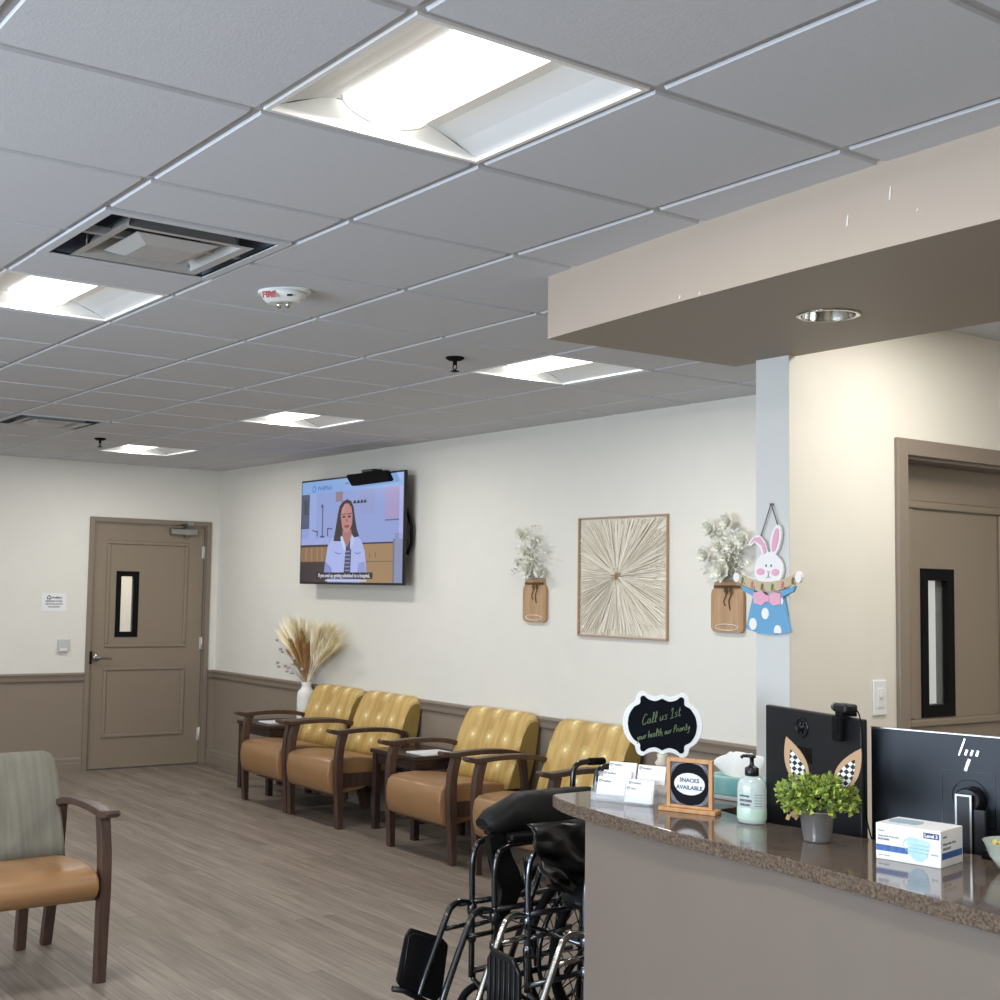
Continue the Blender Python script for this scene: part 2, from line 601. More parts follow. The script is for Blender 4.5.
# soffit above the desk, gently bowed
front = [(-1.362, 1.49), (-1.20, 1.470), (-1.073, 1.456), (-.832, 1.430), (-.674, 1.415), (-.465, 1.400), (-.25, 1.384), (0, 1.372), (.308, 1.361), (1.2, 1.345), (XE, 1.34)]
bm = bmesh.new()
DX, DY, DR = -.548, 1.887, .082          # recessed downlight
fy = 1.4065
notch = [(DX - DR * sin(pi * k / 12), DY + DR * cos(pi * k / 12)) for k in range(13)]
slab(bm, [p for p in front if p[0] < DX] + [(DX, fy)] + notch[::-1] + [(DX, 2.348), (-1.318, 2.358)], 2.448, H + .05)
notch = [(DX + DR * sin(pi * k / 12), DY + DR * cos(pi * k / 12)) for k in range(13)]
slab(bm, [(DX, fy)] + [p for p in front if p[0] > DX] + [(XE, 2.348), (DX, 2.348)] + notch, 2.448, H + .05)
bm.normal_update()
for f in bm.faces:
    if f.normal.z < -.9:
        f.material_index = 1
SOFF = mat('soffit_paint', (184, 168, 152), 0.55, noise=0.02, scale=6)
SOFFB = mat('soffit_underside_dark', (150, 140, 127), 0.6)  # darker tone on the downward faces than on the front
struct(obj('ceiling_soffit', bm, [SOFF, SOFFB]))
SPACKLE = mat('spackle_white', (232, 229, 222), 0.7)


# ------------------------------------------------------------------ doors
HINGE = mat('satin_hinge', (206, 204, 200), .4, metal=.4)
def make_door(name, loc, rz, w, h, glaz, panels, recess, frame_w, hinge_side, lever, closer, strike):
    """local frame: x along the wall from the left jamb, -y into the room, z up"""
    d = root(name, loc, rz)
    bm = bmesh.new()
    fw, ft = frame_w, .018
    for x0, x1, z0, z1 in ((-fw, 0, 0, h + fw), (w, w + fw, 0, h + fw), (0, w, h, h + fw)):
        box(bm, x0, x1, -ft, .0, z0, z1, bev=.003)
    box(bm, -.004, .012, -.0, .12, 0, h); box(bm, w - .012, w + .004, 0, .12, 0, h); box(bm, .012, w - .012, 0, .12, h - .012, h + .003)
    # door stop
    box(bm, .012, .026, recess + .046, recess + .075, 0, h - .012); box(bm, w - .026, w - .012, recess + .046, recess + .075, 0, h - .012)
    obj('door_frame', bm, TRIM, d)
    # leaf with a glazed slot and moulded recessed panels, built from strips
    y0, y1 = recess, recess + .044
    x0, x1, z0, z1 = .016, w - .016, .012, h - .016
    gx0, gx1, gz0, gz1 = glaz
    bm = bmesh.new()
    box(bm, x0, gx0, y0, y1, z0, z1); box(bm, gx1, x1, y0, y1, z0, z1)
    box(bm, gx0, gx1, y0, y1, z0, gz0); box(bm, gx0, gx1, y0, y1, gz1, z1)
    for px0, px1, pz0, pz1 in panels:
        m_ = .032
        for q in ((px0, px1, pz0, pz0 + m_), (px0, px1, pz1 - m_, pz1), (px0, px0 + m_, pz0 + m_, pz1 - m_), (px1 - m_, px1, pz0 + m_, pz1 - m_)):
            box(bm, q[0], q[1], y0 - .011, y0 + .001, q[2], q[3], bev=.008, seg=3)
    leaf = obj('door_panel', bm, DOORP, d)
    bm = bmesh.new()
    k = .034
    for q in ((gx0 - .012, gx1 + .012, gz0 - .012, gz0 + k), (gx0 - .012, gx1 + .012, gz1 - k, gz1 + .012), (gx0 - .012, gx0 + k, gz0 + k, gz1 - k), (gx1 - k, gx1 + .012, gz0 + k, gz1 - k)):
        box(bm, q[0], q[1], y0 - .006, y1 + .006, q[2], q[3], bev=.002)
    obj('glazing_frame', bm, BLACKM, leaf)
    bm = bmesh.new(); box(bm, gx0 + k, gx1 - k, y0 + .018, y0 + .024, gz0 + k, gz1 - k)
    obj('pane', bm, GLASS, leaf)
    hx = x1 + .002 if hinge_side == 'r' else x0 - .002
    for hz in (.265, 1.08, 1.905):
        if hz > h:
            continue
        bm = bmesh.new()
        tube(bm, [(hx, y0 - .006, hz - .06), (hx, y0 - .006, hz + .06)], .009, 8)
        box(bm, hx - .022, hx + .01, y0 - .003, y0, hz - .055, hz + .055)
        obj('hinge', bm, HINGE, d)
    if lever:
        lx, lz = lever
        bm = bmesh.new()
        m4 = Matrix.Translation((lx, y0, lz)) @ Matrix.Rotation(pi / 2, 4, 'X')
        lathe(bm, [(.034, 0), (.034, .008), (.028, .012), (.012, .014), (.012, .05)], 20)
        bmesh.ops.transform(bm, matrix=m4, verts=bm.verts)
        tube(bm, smooth_path([(lx, y0 - .05, lz), (lx + .03, y0 - .054, lz - .002), (lx + .09, y0 - .05, lz - .006), (lx + .115, y0 - .042, lz - .01)]), .0095, 8)
        obj('lever_handle', bm, STEEL, leaf)
    if strike:
        bm = bmesh.new(); box(bm, -.008, .0165, -.0195, recess + .05, lever[1] - .055, lever[1] + .055)
        obj('strike_plate', bm, BLACKM, d)
    if closer:
        cx, cz = closer
        c = bmesh.new()
        box(c, cx - .13, cx + .13, y0 - .055, y0, cz - .028, cz + .028, bev=.008)
        tube(c, [(cx + .02, y0 - .03, cz - .05), (cx + .02, y0 - .03, cz + .05)], .016, 10)
        tube(c, [(cx + .02, y0 - .03, cz + .045), (cx - .08, y0 - .10, cz + .062), (cx + .05, y0 - .03, cz + .075)], .008, 6)
        box(c, cx - .01, cx + .09, y0 - .045, y0 - .01, cz + .062, cz + .088)
        obj('door_closer', c, STEEL, d)
    return d


# left wall door: viewed along -x, local x runs to +y
make_door('door_1', (XL, DL0, 0), pi / 2, DL1 - DL0, DLT, (.239, .427, 1.152, 1.705),
          [(.135, .905, 1.05, 1.985), (.135, .905, .27, .88)], .02, .042, 'r', (.068, .965), (.84, 2.085), True)
make_door('door_2', (XW1, DR0, 0), pi / 2, DR1 - DR0, DRT, (.244, .439, 1.163, 1.716),
          [(.15, .80, 1.115, 1.99), (.15, .80, .27, .93)], .095, .062, 'l', None, None, False)
bm = bmesh.new(); box(bm, XL - .10, XL + .005, DL0 + .01, DL1 - .02, 0, .012)
struct(obj('trim_4', bm, STEEL))


# ------------------------------------------------------------------ ceiling fittings
def make_troffer():
    t = thing('ceiling_light', 'x', 'ceiling light', (0, 0, H), 0, 'recessed square ceiling lights with a glowing centre basket')
    a = T / 2 - .008
    bm = bmesh.new()     # local centre of the cell; lens axis along x
    for x0, x1, y0, y1 in ((-a, a, -a, -a + .012), (-a, a, a - .012, a), (-a, -a + .012, -a + .012, a - .012), (a - .012, a, -a + .012, a - .012)):
        box(bm, x0, x1, y0, y1, .001, .012)
    obj('frame', bm, WHITE, t)
    bm = bmesh.new()
    b = a - .012
    prof = [(-b, .010), (-b + .06, .036), (-.16, .058), (-.118, .066)]
    rows = []
    for sgn in (1, -1):
        for k in range(len(prof) - 1):
            (ya, za), (yb, zb) = prof[k], prof[k + 1]
            p = [(-b, ya * sgn, za), (b, ya * sgn, za), (b, yb * sgn, zb), (-b, yb * sgn, zb)]
            f = quad(bm, p if sgn < 0 else p[::-1]); f.smooth = True
    for x in (-b, b):
        vs = [bm.verts.new((x, y, z)) for y, z in [(-b, .010), (-.16, .058), (-.118, .066), (.118, .066), (.16, .058), (b, .010)]]
        bm.faces.new(vs if x > 0 else vs[::-1])
    box(bm, -b, b, -.118, .118, .068, .075)
    obj('reflector', bm, REFL, t)
    bm = bmesh.new()
    n = 14
    ra = []
    for k in range(n + 1):
        th = pi * k / n
        ra.append((-.116 * cos(th), .066 - .046 * sin(th)))
    L_ = [bm.verts.new((-b + .03, y, z)) for y, z in ra]; R_ = [bm.verts.new((b - .001, y, z)) for y, z in ra]
    for k in range(n):
        f = bm.faces.new((L_[k], R_[k], R_[k + 1], L_[k + 1])); f.smooth = True
    bm.faces.new(L_)
    bmesh.ops.recalc_face_normals(bm, faces=bm.faces)
    obj('lens', bm, LENS, t)
    bm = bmesh.new()
    tube(bm, [(-b + .03, y * 1.03, z - .002) for y, z in ra], .004, 6)
    obj('end_ring', bm, WHITE, t)
    return t


LAB = {(0, 0): 'largest lit ceiling light, nearest, at the top of the photo',
       (4, 0): 'lit ceiling light at the left edge beside the air vent',
       (4, 4): 'lit ceiling light just left of the soffit corner',
       (8, 4): 'lit ceiling light above and left of the television',
       (12, 4): 'farthest lit ceiling light, near the closed door'}
t0 = make_troffer()
tl = bpy.data.lights.new('troffer_lamp', 'AREA')
tl.shape = 'RECTANGLE'; tl.size = .54; tl.size_y = .20; tl.energy = LAMP_W; tl.color = (1, .985, .95)
for k, (i, j) in enumerate(LIGHTS + LIGHTS_OFF):
    lo = bpy.data.objects.new('troffer_lamp', tl); COL.objects.link(lo)
    lo.location = (-(i + .5) * T, (j + .5) * T, H + .018)
    loc = (-(i + .5) * T, (j + .5) * T, H)
    lab = LAB.get((i, j), 'unseen square ceiling light added out of view to light the room')
    if k == 0:
        t0.location = loc; t0['label'] = lab
    else:
        dup(t0, loc, label=lab)


def make_vent(label, cx, cy):
    v = thing('air_vent', label, 'air vent', (cx, cy, H), 0, 'square stepped ceiling diffusers')
    a = T / 2 - .006
    bm = bmesh.new()
    for x0, x1, y0, y1 in ((-a, a, -a, -a + .03), (-a, a, a - .03, a), (-a, -a + .03, -a + .03, a - .03), (a - .03, a, -a + .03, a - .03)):
        box(bm, x0, x1, y0, y1, -.004, .006)
    obj('flange', bm, TILE, v)
    bm = bmesh.new()
    b = a - .03
    for p in ([(-b, -b, 0), (b, -b, 0), (b, -b, .16), (-b, -b, .16)], [(b, -b, 0), (b, b, 0), (b, b, .16), (b, -b, .16)], [(b, b, 0), (-b, b, 0), (-b, b, .16), (b, b, .16)], [(-b, b, 0), (-b, -b, 0), (-b, -b, .16), (-b, b, .16)], [(-b, -b, .16), (b, -b, .16), (b, b, .16), (-b, b, .16)]):
        quad(bm, p)
    obj('duct_box', bm, DUCT, v)
    for nm, ro, ri, zo, zi in (('outer_cone', .215, .155, -.012, .055), ('inner_cone', .135, .0, -.022, -.012)):
        bm = bmesh.new()
        if ri:
            for dz in (0, .004):
                pass
            o = [(-ro, -ro), (ro, -ro), (ro, ro), (-ro, ro)]; i_ = [(-ri, -ri), (ri, -ri), (ri, ri), (-ri, ri)]
            r1 = ro - .03
            m_ = [(-r1, -r1), (r1, -r1), (r1, r1), (-r1, r1)]
            for k in range(4):
                A, B = o[k], o[(k + 1) % 4]; Cc, D = m_[(k + 1) % 4], m_[k]
                E_, F_ = i_[(k + 1) % 4], i_[k]
                quad(bm, [A + (zo,), B + (zo,), Cc + (zo + .002,), D + (zo + .002,)])
                quad(bm, [D + (zo + .002,), Cc + (zo + .002,), E_ + (zi,), F_ + (zi,)])
                quad(bm, [A + (zo,), D + (zo + .006,), Cc + (zo + .006,), B + (zo,)])
        else:
            r1 = ro - .05
            o = [(-ro, -ro), (ro, -ro), (ro, ro), (-ro, ro)]; m_ = [(-r1, -r1), (r1, -r1), (r1, r1), (-r1, r1)]
            for k in range(4):
                quad(bm, [o[k] + (zo + .02,), o[(k + 1) % 4] + (zo + .02,), m_[(k + 1) % 4] + (zo,), m_[k] + (zo,)])
            quad(bm, [p + (zo,) for p in m_])
            quad(bm, [p + (zo + .022,) for p in o])
        obj(nm, bm, VENT, v)
    for x, y in ((-.22, -.22), (.22, -.22), (.22, .22), (-.22, .22)):
        bm = bmesh.new()
        tube(bm, [(x * .8, y * .8, .0), (x * .8, y * .8, .15)], .004, 6)
        obj('hanger', bm, STEEL, v)
    return v


VENT = mat('vent_enamel', (178, 177, 174), 0.45)
DUCT = mat('duct_grey_blue', (96, 104, 118), 0.6)
make_vent('large square stepped air vent beside the left ceiling light', -3.0 * T, .5 * T)
make_vent('small distant square air vent at the left edge of the ceiling', -10.5 * T, 2.5 * T)

# fire strobe
fa = thing('fire_alarm', 'white ceiling fire alarm strobe with red lettering', 'fire alarm', (-2.10, .895, H), radians(40))
bm = bmesh.new(); slab(bm, [(x, z) for x, z in ell(0, 0, .098, .06, 28)], -.012, 0)
lathe(bm, [(.085, -.012), (.078, -.03), (.06, -.045)], 28)
for v in bm.verts:
    if v.co.z < -.0121:
        v.co.y *= .62
obj('housing', bm, WHITEP, fa)
bm = bmesh.new()
for x in (-.012, .02):
    sphere(bm, (x, -.012, -.052), .012, 1, 1, 1.2)
obj('strobe_lens', bm, CHROME, fa)
bm = bmesh.new()
text_bm(bm, 'FIRE', .030, 0, 0, 0, bold=.0014)
bmesh.ops.transform(bm, matrix=Matrix.Translation((-.030, -.066, -.036)) @ Matrix.Rotation(radians(-10), 4, 'Z') @ Matrix.Rotation(radians(16), 4, 'X'), verts=bm.verts)
obj('lettering', bm, mat('fire_red', (170, 36, 40), 0.5), fa)
bm = bmesh.new(); box(bm, .032, .05, -.056, -.05, -.032, -.026)
obj('indicator', bm, BLACKM, fa)


def sprinkler(x, y, lab):
    s = thing('sprinkler_head', lab, 'sprinkler', (x, y, H), 0, 'black pendant ceiling sprinklers')
    bm = bmesh.new(); lathe(bm, [(.042, 0), (.042, -.006), (.03, -.014), (.012, -.016)], 18)
    obj('escutcheon', bm, BLACKM, s)
    bm = bmesh.new()
    tube(bm, [(0, 0, -.012), (0, 0, -.035)], .01, 8)
    for k in (-1, 1):
        tube(bm, [(k * .009, 0, -.03), (k * .016, 0, -.045), (0, 0, -.062)], .003, 6)
    lathe(bm, [(.004, -.058), (.02, -.062), (.02, -.065), (.004, -.066)], 14)
    obj('deflector', bm, BLACKM, s)


sprinkler(-2.763, 2.145, 'small black sprinkler head left of the soffit corner light')
sprinkler(-7.06, 2.13, 'small black sprinkler head beside the farthest ceiling light')

dl = thing('downlight', 'round chrome recessed downlight in the soffit underside', 'downlight', (DX, DY, 2.448))
bm = bmesh.new()
lathe(bm, [(.078, .0), (.092, -.001), (.093, -.003), (.080, -.004), (.078, 0)], 36, caps=False)
obj('trim_ring', bm, CHROME, dl)
bm = bmesh.new()
lathe(bm, [(.079, -.003), (.076, .03), (.066, .075), (.05, .12)], 36, caps=False)
obj('reflector_cone', bm, CHROME, dl)
bm = bmesh.new(); lathe(bm, [(.051, .12), (.03, .119), (.002, .118)], 24)
obj('bulb', bm, mat('unlit_bulb', (110, 108, 102), 0.4), dl)

# repair marks on the soffit face
for k, (x, y, z, h) in enumerate(((-.10, 1.3755, 2.525, .05), (.025, 1.3700, 2.56, .06), (-.7, 1.4175, 2.455, .02), (-.62, 1.412, 2.452, .014), (.10, 1.3672, 2.515, .012))):
    bm = bmesh.new()
    plate(bm, [(x - .002, z), (x + .002, z + .002), (x + .005, z + h * .6), (x + .001, z + h * .55), (x - .001, z + h * .3)], y - .0012, y + .004)
    tag(obj('paint_chip', bm, SPACKLE), 'small pale scuff in the paint of the soffit face', 'scuff', 'paint scuffs on the soffit')


# ------------------------------------------------------------------ wall items
def on_left(y, z, off=0.0):
    return (XL + off, y, z)


s = thing('wall_notice', 'small white paper notice taped left of the far door', 'sign', on_left(2.468, 1.363), pi / 2)
bm = bmesh.new(); box(bm, -.107, .107, -.003, 0, 0, .152)
obj('sheet', bm, PAPER, s)
bm = bmesh.new()
for k in range(3):
    a0 = k * 2 * pi / 3 + .5
    tube(bm, [(-.045 + .014 * cos(a0 + t * .3), -.004, .115 + .014 * sin(a0 + t * .3)) for t in range(6)], [.0035 + .0006 * t for t in range(6)], 5)
text_bm(bm, 'WellMed', .024, .022, .107, -.0035, bold=.0004)
for k, l_ in enumerate(('PLEASE RING THE BELL', 'AND WE WILL BE WITH', 'YOU SHORTLY')):
    text_bm(bm, l_, .018, 0, .078 - k * .024, -.0035, bold=.0003, width=.15 if k < 2 else .11)
obj('lettering', bm, INK, s)

s = thing('card_reader', 'small pale grey keypad box on the wall beside the far door', 'switch', on_left(2.557, 1.017), pi / 2)
bm = bmesh.new(); box(bm, -.046, .046, -.028, 0, 0, .11, bev=.006)
obj('housing', bm, mat('pale_grey_plastic', (196, 197, 196), .45), s)
bm = bmesh.new(); box(bm, -.03, .03, -.03, -.027, .012, .032, bev=.001)
obj('reader_face', bm, WHITEP, s)

s = thing('light_switch', 'white dimmer switch plate left of the right-hand door', 'switch', (XW1, 2.807, 1.185), pi / 2)
bm = bmesh.new(); box(bm, -.038, .038, -.007, 0, 0, .127, bev=.003)
obj('cover_plate', bm, WHITE, s)
bm = bmesh.new(); box(bm, -.017, .017, -.010, -.006, .028, .098, bev=.001); box(bm, -.006, .006, -.016, -.009, .065, .085, bev=.001)
obj('rocker', bm, WHITEP, s)

# television -----------------------------------------------------------------
TVY = 3.86
tv = thing('television', 'wall-mounted television showing a dark-haired speaker in a white jacket', 'television', (-6.39, TVY, 1.633))
bm = bmesh.new(); box(bm, -.735, .735, 0, .024, 0, .822, bev=.003)
box(bm, -.45, .45, .024, .075, .12, .62, bev=.01)
obj('casing', bm, BLACK, tv)
bm = bmesh.new()
box(bm, -.3, .3, .075, .128, .2, .26); box(bm, -.3, .3, .075, .128, .5, .56)
tube(bm, [(.69, .05, .55), (.71, .08, .42), (.70, .09, .3), (.69, .06, .22)], .012, 8)
obj('wall_bracket', bm, BLACKM, tv)
bm = bmesh.new()
SX0, SX1, SZ0, SZ1 = -.722, .722, .016, .808
SCR = .82
TVC = {}
tvm = []


def scr(c):
    if c not in TVC:
        m = mat('screen_glow', c, .25, emit=SCR)
        NT(m)[1].inputs['Base Color'].default_value = (.01, .01, .01, 1)
        TVC[c] = len(tvm); tvm.append(m)
    return TVC[c]


def tvp(pts, c, lay):
    """picture element from (u, v) points, v downwards"""
    quadpts = [(SX0 + u * (SX1 - SX0), -.0008 - .00025 * lay, SZ1 - v * (SZ1 - SZ0)) for u, v in pts]
    f = bm.faces.new([bm.verts.new(p) for p in quadpts])
    f.normal_update()
    if f.normal.y > 0:
        f.normal_flip()
    f.material_index = scr(c)


def R4(u0, u1, v0, v1):
    return [(u0, v0), (u1, v0), (u1, v1), (u0, v1)]


def E4(cu, cv, ru, rv, n=18):
    return [(cu + ru * cos(2 * pi * k / n), cv + rv * sin(2 * pi * k / n)) for k in range(n)]


tvp(R4(0, 1, 0, 1), (150, 166, 224), 0)
tvp(R4(0, 1, 0, .125), (138, 176, 232), 1)
tvp(R4(.0, .085, .125, .47), (74, 88, 122), 1); tvp(R4(.02, .07, .18, .33), (52, 70, 84), 2)
tvp(R4(.085, .16, .125, .60), (158, 176, 232), 1); tvp(R4(.36, .43, .125, .22), (150, 128, 140), 1)
tvp(R4(.6, .74, .125, .36), (150, 162, 214), 1); tvp(R4(.84, .965, .125, .42), (170, 158, 206), 1)
tvp(R4(.84, .965, .42, .432), (98, 96, 140), 2); tvp(R4(.93, 1, .55, 1), (140, 150, 186), 1)
tvp(R4(.965, 1, .125, .6), (176, 186, 236), 1)
for u in (.55, .585, .62, .65):
    tvp(E4(u, .235, .013, .016, 8), (44, 44, 66), 2)
tvp(R4(.53, .67, .243, .25), (60, 60, 86), 2)
tvp(R4(0, .30, .565, .635), (164, 176, 232), 1); tvp(R4(0, .29, .632, .655), (62, 48, 52), 2)
tvp(R4(0, .29, .65, .80), (146, 112, 84), 1)
for u in (.05, .11, .17, .22):
    tvp(R4(u, u + .018, .655, .795), (164, 130, 98), 2)
tvp(R4(0, .29, .80, 1), (58, 44, 50), 1)
tvp(R4(.62, .915, .625, .64), (52, 48, 66), 2); tvp(R4(.62, .915, .64, 1), (166, 134, 96), 1)
tvp(R4(.62, .915, .80, .806), (110, 84, 60), 2); tvp(R4(.915, .93, .6, 1), (120, 116, 140), 2)
tvp(R4(.70, .705, .72, .77), (90, 68, 50), 3); tvp(R4(.755, .76, .72, .77), (90, 68, 50), 3)
tvp(R4(.222, .232, .25, .56), (70, 74, 116), 2); tvp(R4(.205, .25, .545, .562), (70, 74, 116), 2)
tvp(R4(.21, .23, .235, .27), (84, 88, 130), 2)
for a, b in (((.12, .48), (.175, .50)), ((.28, .47), (.33, .475))):
    tvp([a, (b[0], b[1]), (b[0], b[1] + .012), (a[0], a[1] + .012)], (70, 74, 116), 2)
tvp(R4(.168, .178, .49, .55), (70, 74, 116), 2); tvp(R4(.277, .287, .47, .55), (70, 74, 116), 2)
# jacket, neck, hair, face
tvp([(.25, .93), (.285, .66), (.33, .575), (.41, .545), (.56, .545), (.62, .60), (.655, .70), (.68, .93)], (176, 190, 246), 3)
tvp([(.25, .93), (.27, .80), (.33, .86), (.345, .93)], (138, 150, 214), 4)
tvp([(.60, .82), (.655, .80), (.68, .93), (.585, .93)], (150, 160, 222), 4)
tvp([(.455, .93), (.47, .68), (.485, .60), (.515, .60), (.525, .70), (.52, .93)], (66, 62, 96), 4)
for k in range(6):
    tvp(R4(.468, .515, .70 + k * .036, .712 + k * .036), (150, 152, 196), 5)
tvp([(.36, .70), (.40, .725), (.43, .715), (.43, .722), (.40, .733), (.36, .71)], (96, 108, 180), 5)
tvp([(.56, .715), (.59, .725), (.62, .71), (.62, .717), (.59, .734), (.56, .722)], (96, 108, 180), 5)
tvp([(.345, .60), (.365, .48), (.385, .34), (.40, .27), (.43, .225), (.475, .205), (.515, .225), (.54, .28), (.555, .38), (.575, .49), (.60, .565), (.55, .575), (.53, .54), (.44, .54), (.425, .60), (.40, .605)], (52, 34, 46), 4)
tvp([(.435, .55), (.435, .50), (.525, .50), (.525, .56), (.49, .66), (.465, .63)], (170, 118, 116), 5)
tvp([(.415, .36), (.425, .29), (.455, .245), (.49, .245), (.52, .285), (.532, .36), (.53, .44), (.51, .50), (.48, .535), (.455, .52), (.43, .47)], (192, 136, 134), 6)
tvp([(.44, .40), (.43, .30), (.455, .25), (.47, .245), (.45, .30), (.446, .38)], (206, 152, 146), 7)
for u in (.447, .502):
    tvp(E4(u, .372, .016, .011, 10), (60, 38, 48), 8)
    tvp([(u - .024, .345), (u + .02, .338), (u + .022, .346), (u - .022, .353)], (66, 42, 50), 8)
tvp([(.472, .38), (.482, .38), (.49, .425), (.464, .425)], (170, 112, 112), 8)
tvp(E4(.478, .465, .027, .014, 12), (146, 64, 78), 8)
tvp([(.43, .55), (.46, .64), (.475, .70), (.45, .68), (.415, .57)], (210, 220, 252), 6)
tvp([(.53, .555), (.515, .62), (.515, .69), (.545, .64), (.55, .57)], (196, 206, 250), 6)
# banner logo, caption bar
for k in range(12):
    a0, a1 = 2 * pi * k / 12, 2 * pi * (k + .8) / 12
    tvp([(.13 + .02 * cos(a0), .075 + .034 * sin(a0)), (.13 + .02 * cos(a1), .075 + .034 * sin(a1)), (.13 + .013 * cos(a1), .075 + .022 * sin(a1)), (.13 + .013 * cos(a0), .075 + .022 * sin(a0))], (52, 120, 190), 2)
tvp(R4(.175, .735, .905, .965), (24, 22, 34), 9)
tvp(R4(.27, .68, .975, .99), (206, 210, 232), 9)
n0 = scr((84, 110, 190)); text_bm(bm, 'WellMed', .05, SX0 + .24 * 1.444, SZ1 - .095 * .792, -.0016, mi=n0, width=.21)
n0 = scr((226, 226, 240)); text_bm(bm, 'If you end up getting admitted to a hospital,', .04, SX0 + .455 * 1.444, SZ1 - .951 * .792, -.0036, mi=n0, width=.74, bold=.0006)
n0 = scr((86, 84, 130)); text_bm(bm, 'MENU', .02, SX0 + .47 * 1.444, SZ1 - .06 * .792, -.0016, mi=n0)
obj('screen', bm, tvm, tv)
# conference camera hooked over its top edge
cb = thing('video_camera_bar', 'black camera bar hooked over the top edge of the television', 'camera', (-6.075, TVY, 2.372))
bm = bmesh.new()
plate(bm, [(-.225, .0), (.275, .008), (.29, .02), (.235, .088), (-.285, .088), (-.30, .074)], -.05, -.006, bev=.008)
obj('shroud', bm, BLACKM, cb)
bm = bmesh.new(); box(bm, -.10, .06, -.04, .05, .0885, .112, bev=.008)
obj('bracket', bm, BLACK, cb)

# sunburst wall art ------------------------------------------------------------
art = thing('sunburst_wall_art', 'square wall art of pale reeds radiating inside a thin tan frame', 'wall art', (-3.59, YB, 1.348))
bm = bmesh.new()
w2, hh = .368, .708
for x0, x1, z0, z1 in ((-w2, w2, 0, .009), (-w2, w2, hh - .009, hh), (-w2, -w2 + .009, .009, hh - .009), (w2 - .009, w2, .009, hh - .009)):
    box(bm, x0, x1, -.020, -.001, z0, z1, bev=.0015)
obj('frame', bm, mat('tan_thin_frame', (176, 148, 120), .5), art)
REED = mat('pale_reed', (247, 241, 228), .7, rgb2=(216, 206, 186), island=True)
bm = bmesh.new()
cx, cz = -.02, .36
for k in range(430):
    a = 2 * pi * k / 430 + random.uniform(-.006, .006)
    dx, dz = cos(a), sin(a)
    tx = ((w2 - .016 if dx > 0 else -w2 + .016) - cx) / dx if abs(dx) > 1e-4 else 9
    tz = ((hh - .016 if dz > 0 else .016) - cz) / dz if abs(dz) > 1e-4 else 9
    ro = min(tx, tz) * random.choice((.97, .985, 1, .9, .8))
    ri = random.uniform(.015, .06)
    y = -.005 - random.uniform(0, .012)
    wd = random.uniform(.0018, .0032)
    px, pz = -dz, dx
    mids = [(ri, wd * .6, y - .016), (ro * .45, wd * .8, y - .009), (ro, wd * 1.25, y)]
    prev = None
    j1 = random.uniform(-.006, .006)
    for q, (rr_, ww, yy) in enumerate(mids):
        jx = j1 if q == 1 else 0
        c = (cx + dx * rr_ + px * jx, cz + dz * rr_ + pz * jx)
        ring = [bm.verts.new((c[0] + px * ww, yy, c[1] + pz * ww)), bm.verts.new((c[0], yy - ww, c[1])), bm.verts.new((c[0] - px * ww, yy, c[1] - pz * ww))]
        if prev:
            for e in range(2):
                bm.faces.new((prev[e], prev[e + 1], ring[e + 1], ring[e]))
        prev = ring
obj('reeds', bm, REED, art)
bm = bmesh.new()
for k in range(230):  # short darker reeds added to colour in the shaded centre
    a = random.uniform(0, 2 * pi); r1 = random.uniform(.05, .20)
    d = Vector((cos(a), 0, sin(a))); y = random.uniform(-.030, -.020)
    tube(bm, [(cx + d.x * .006, y, cz + d.z * .006), (cx + d.x * r1, y + .012 * r1 / .2, cz + d.z * r1)], [.0017, .0008], 4)
obj('centre_shade_reeds', bm, mat('centre_shade_reed', (196, 178, 140), .8, rgb2=(112, 98, 74), island=True), art)
bm = bmesh.new(); sphere(bm, (cx, -.028, cz), .016, 1, .6, 1.4)
obj('centre_knot', bm, mat('tan_core', (150, 122, 76), .8), art)
bm = bmesh.new(); box(bm, -w2 + .014, w2 - .014, -.004, -.001, .014, hh - .014)
obj('backing', bm, mat('backing_cream', (226, 219, 204), .8), art)


# mason-jar plaques with white flowers ------------------------------------------
def blossom(bm, c, r, seed):
    rnd = random.Random(seed)
    for ring, (n, tilt, ln) in enumerate(((5, 1.15, .55), (7, .75, .85), (9, .25, 1.0))):
        for k in range(n):
            a = 2 * pi * k / n + ring * .4 + rnd.uniform(-.15, .15)
            d = Vector((cos(a), 0, sin(a))); o = Vector((0, -1, 0))
            ax = (d * cos(tilt) + o * sin(tilt)); sd = Vector((-sin(a), 0, cos(a)))
            p0 = Vector(c) + o * r * .25
            L_ = r * ln
            pts = [p0 - sd * r * .12, p0 + ax * L_ * .6 - sd * r * .33, p0 + ax * L_ + o * r * .12, p0 + ax * L_ * .6 + sd * r * .33, p0 + sd * r * .12]
            mid = p0 + ax * L_ * .55 - o * r * .12
            vm = bm.verts.new(mid); vs = [bm.verts.new(p) for p in pts]
            for e in range(4):
                bm.faces.new((vm, vs[e], vs[e + 1]))


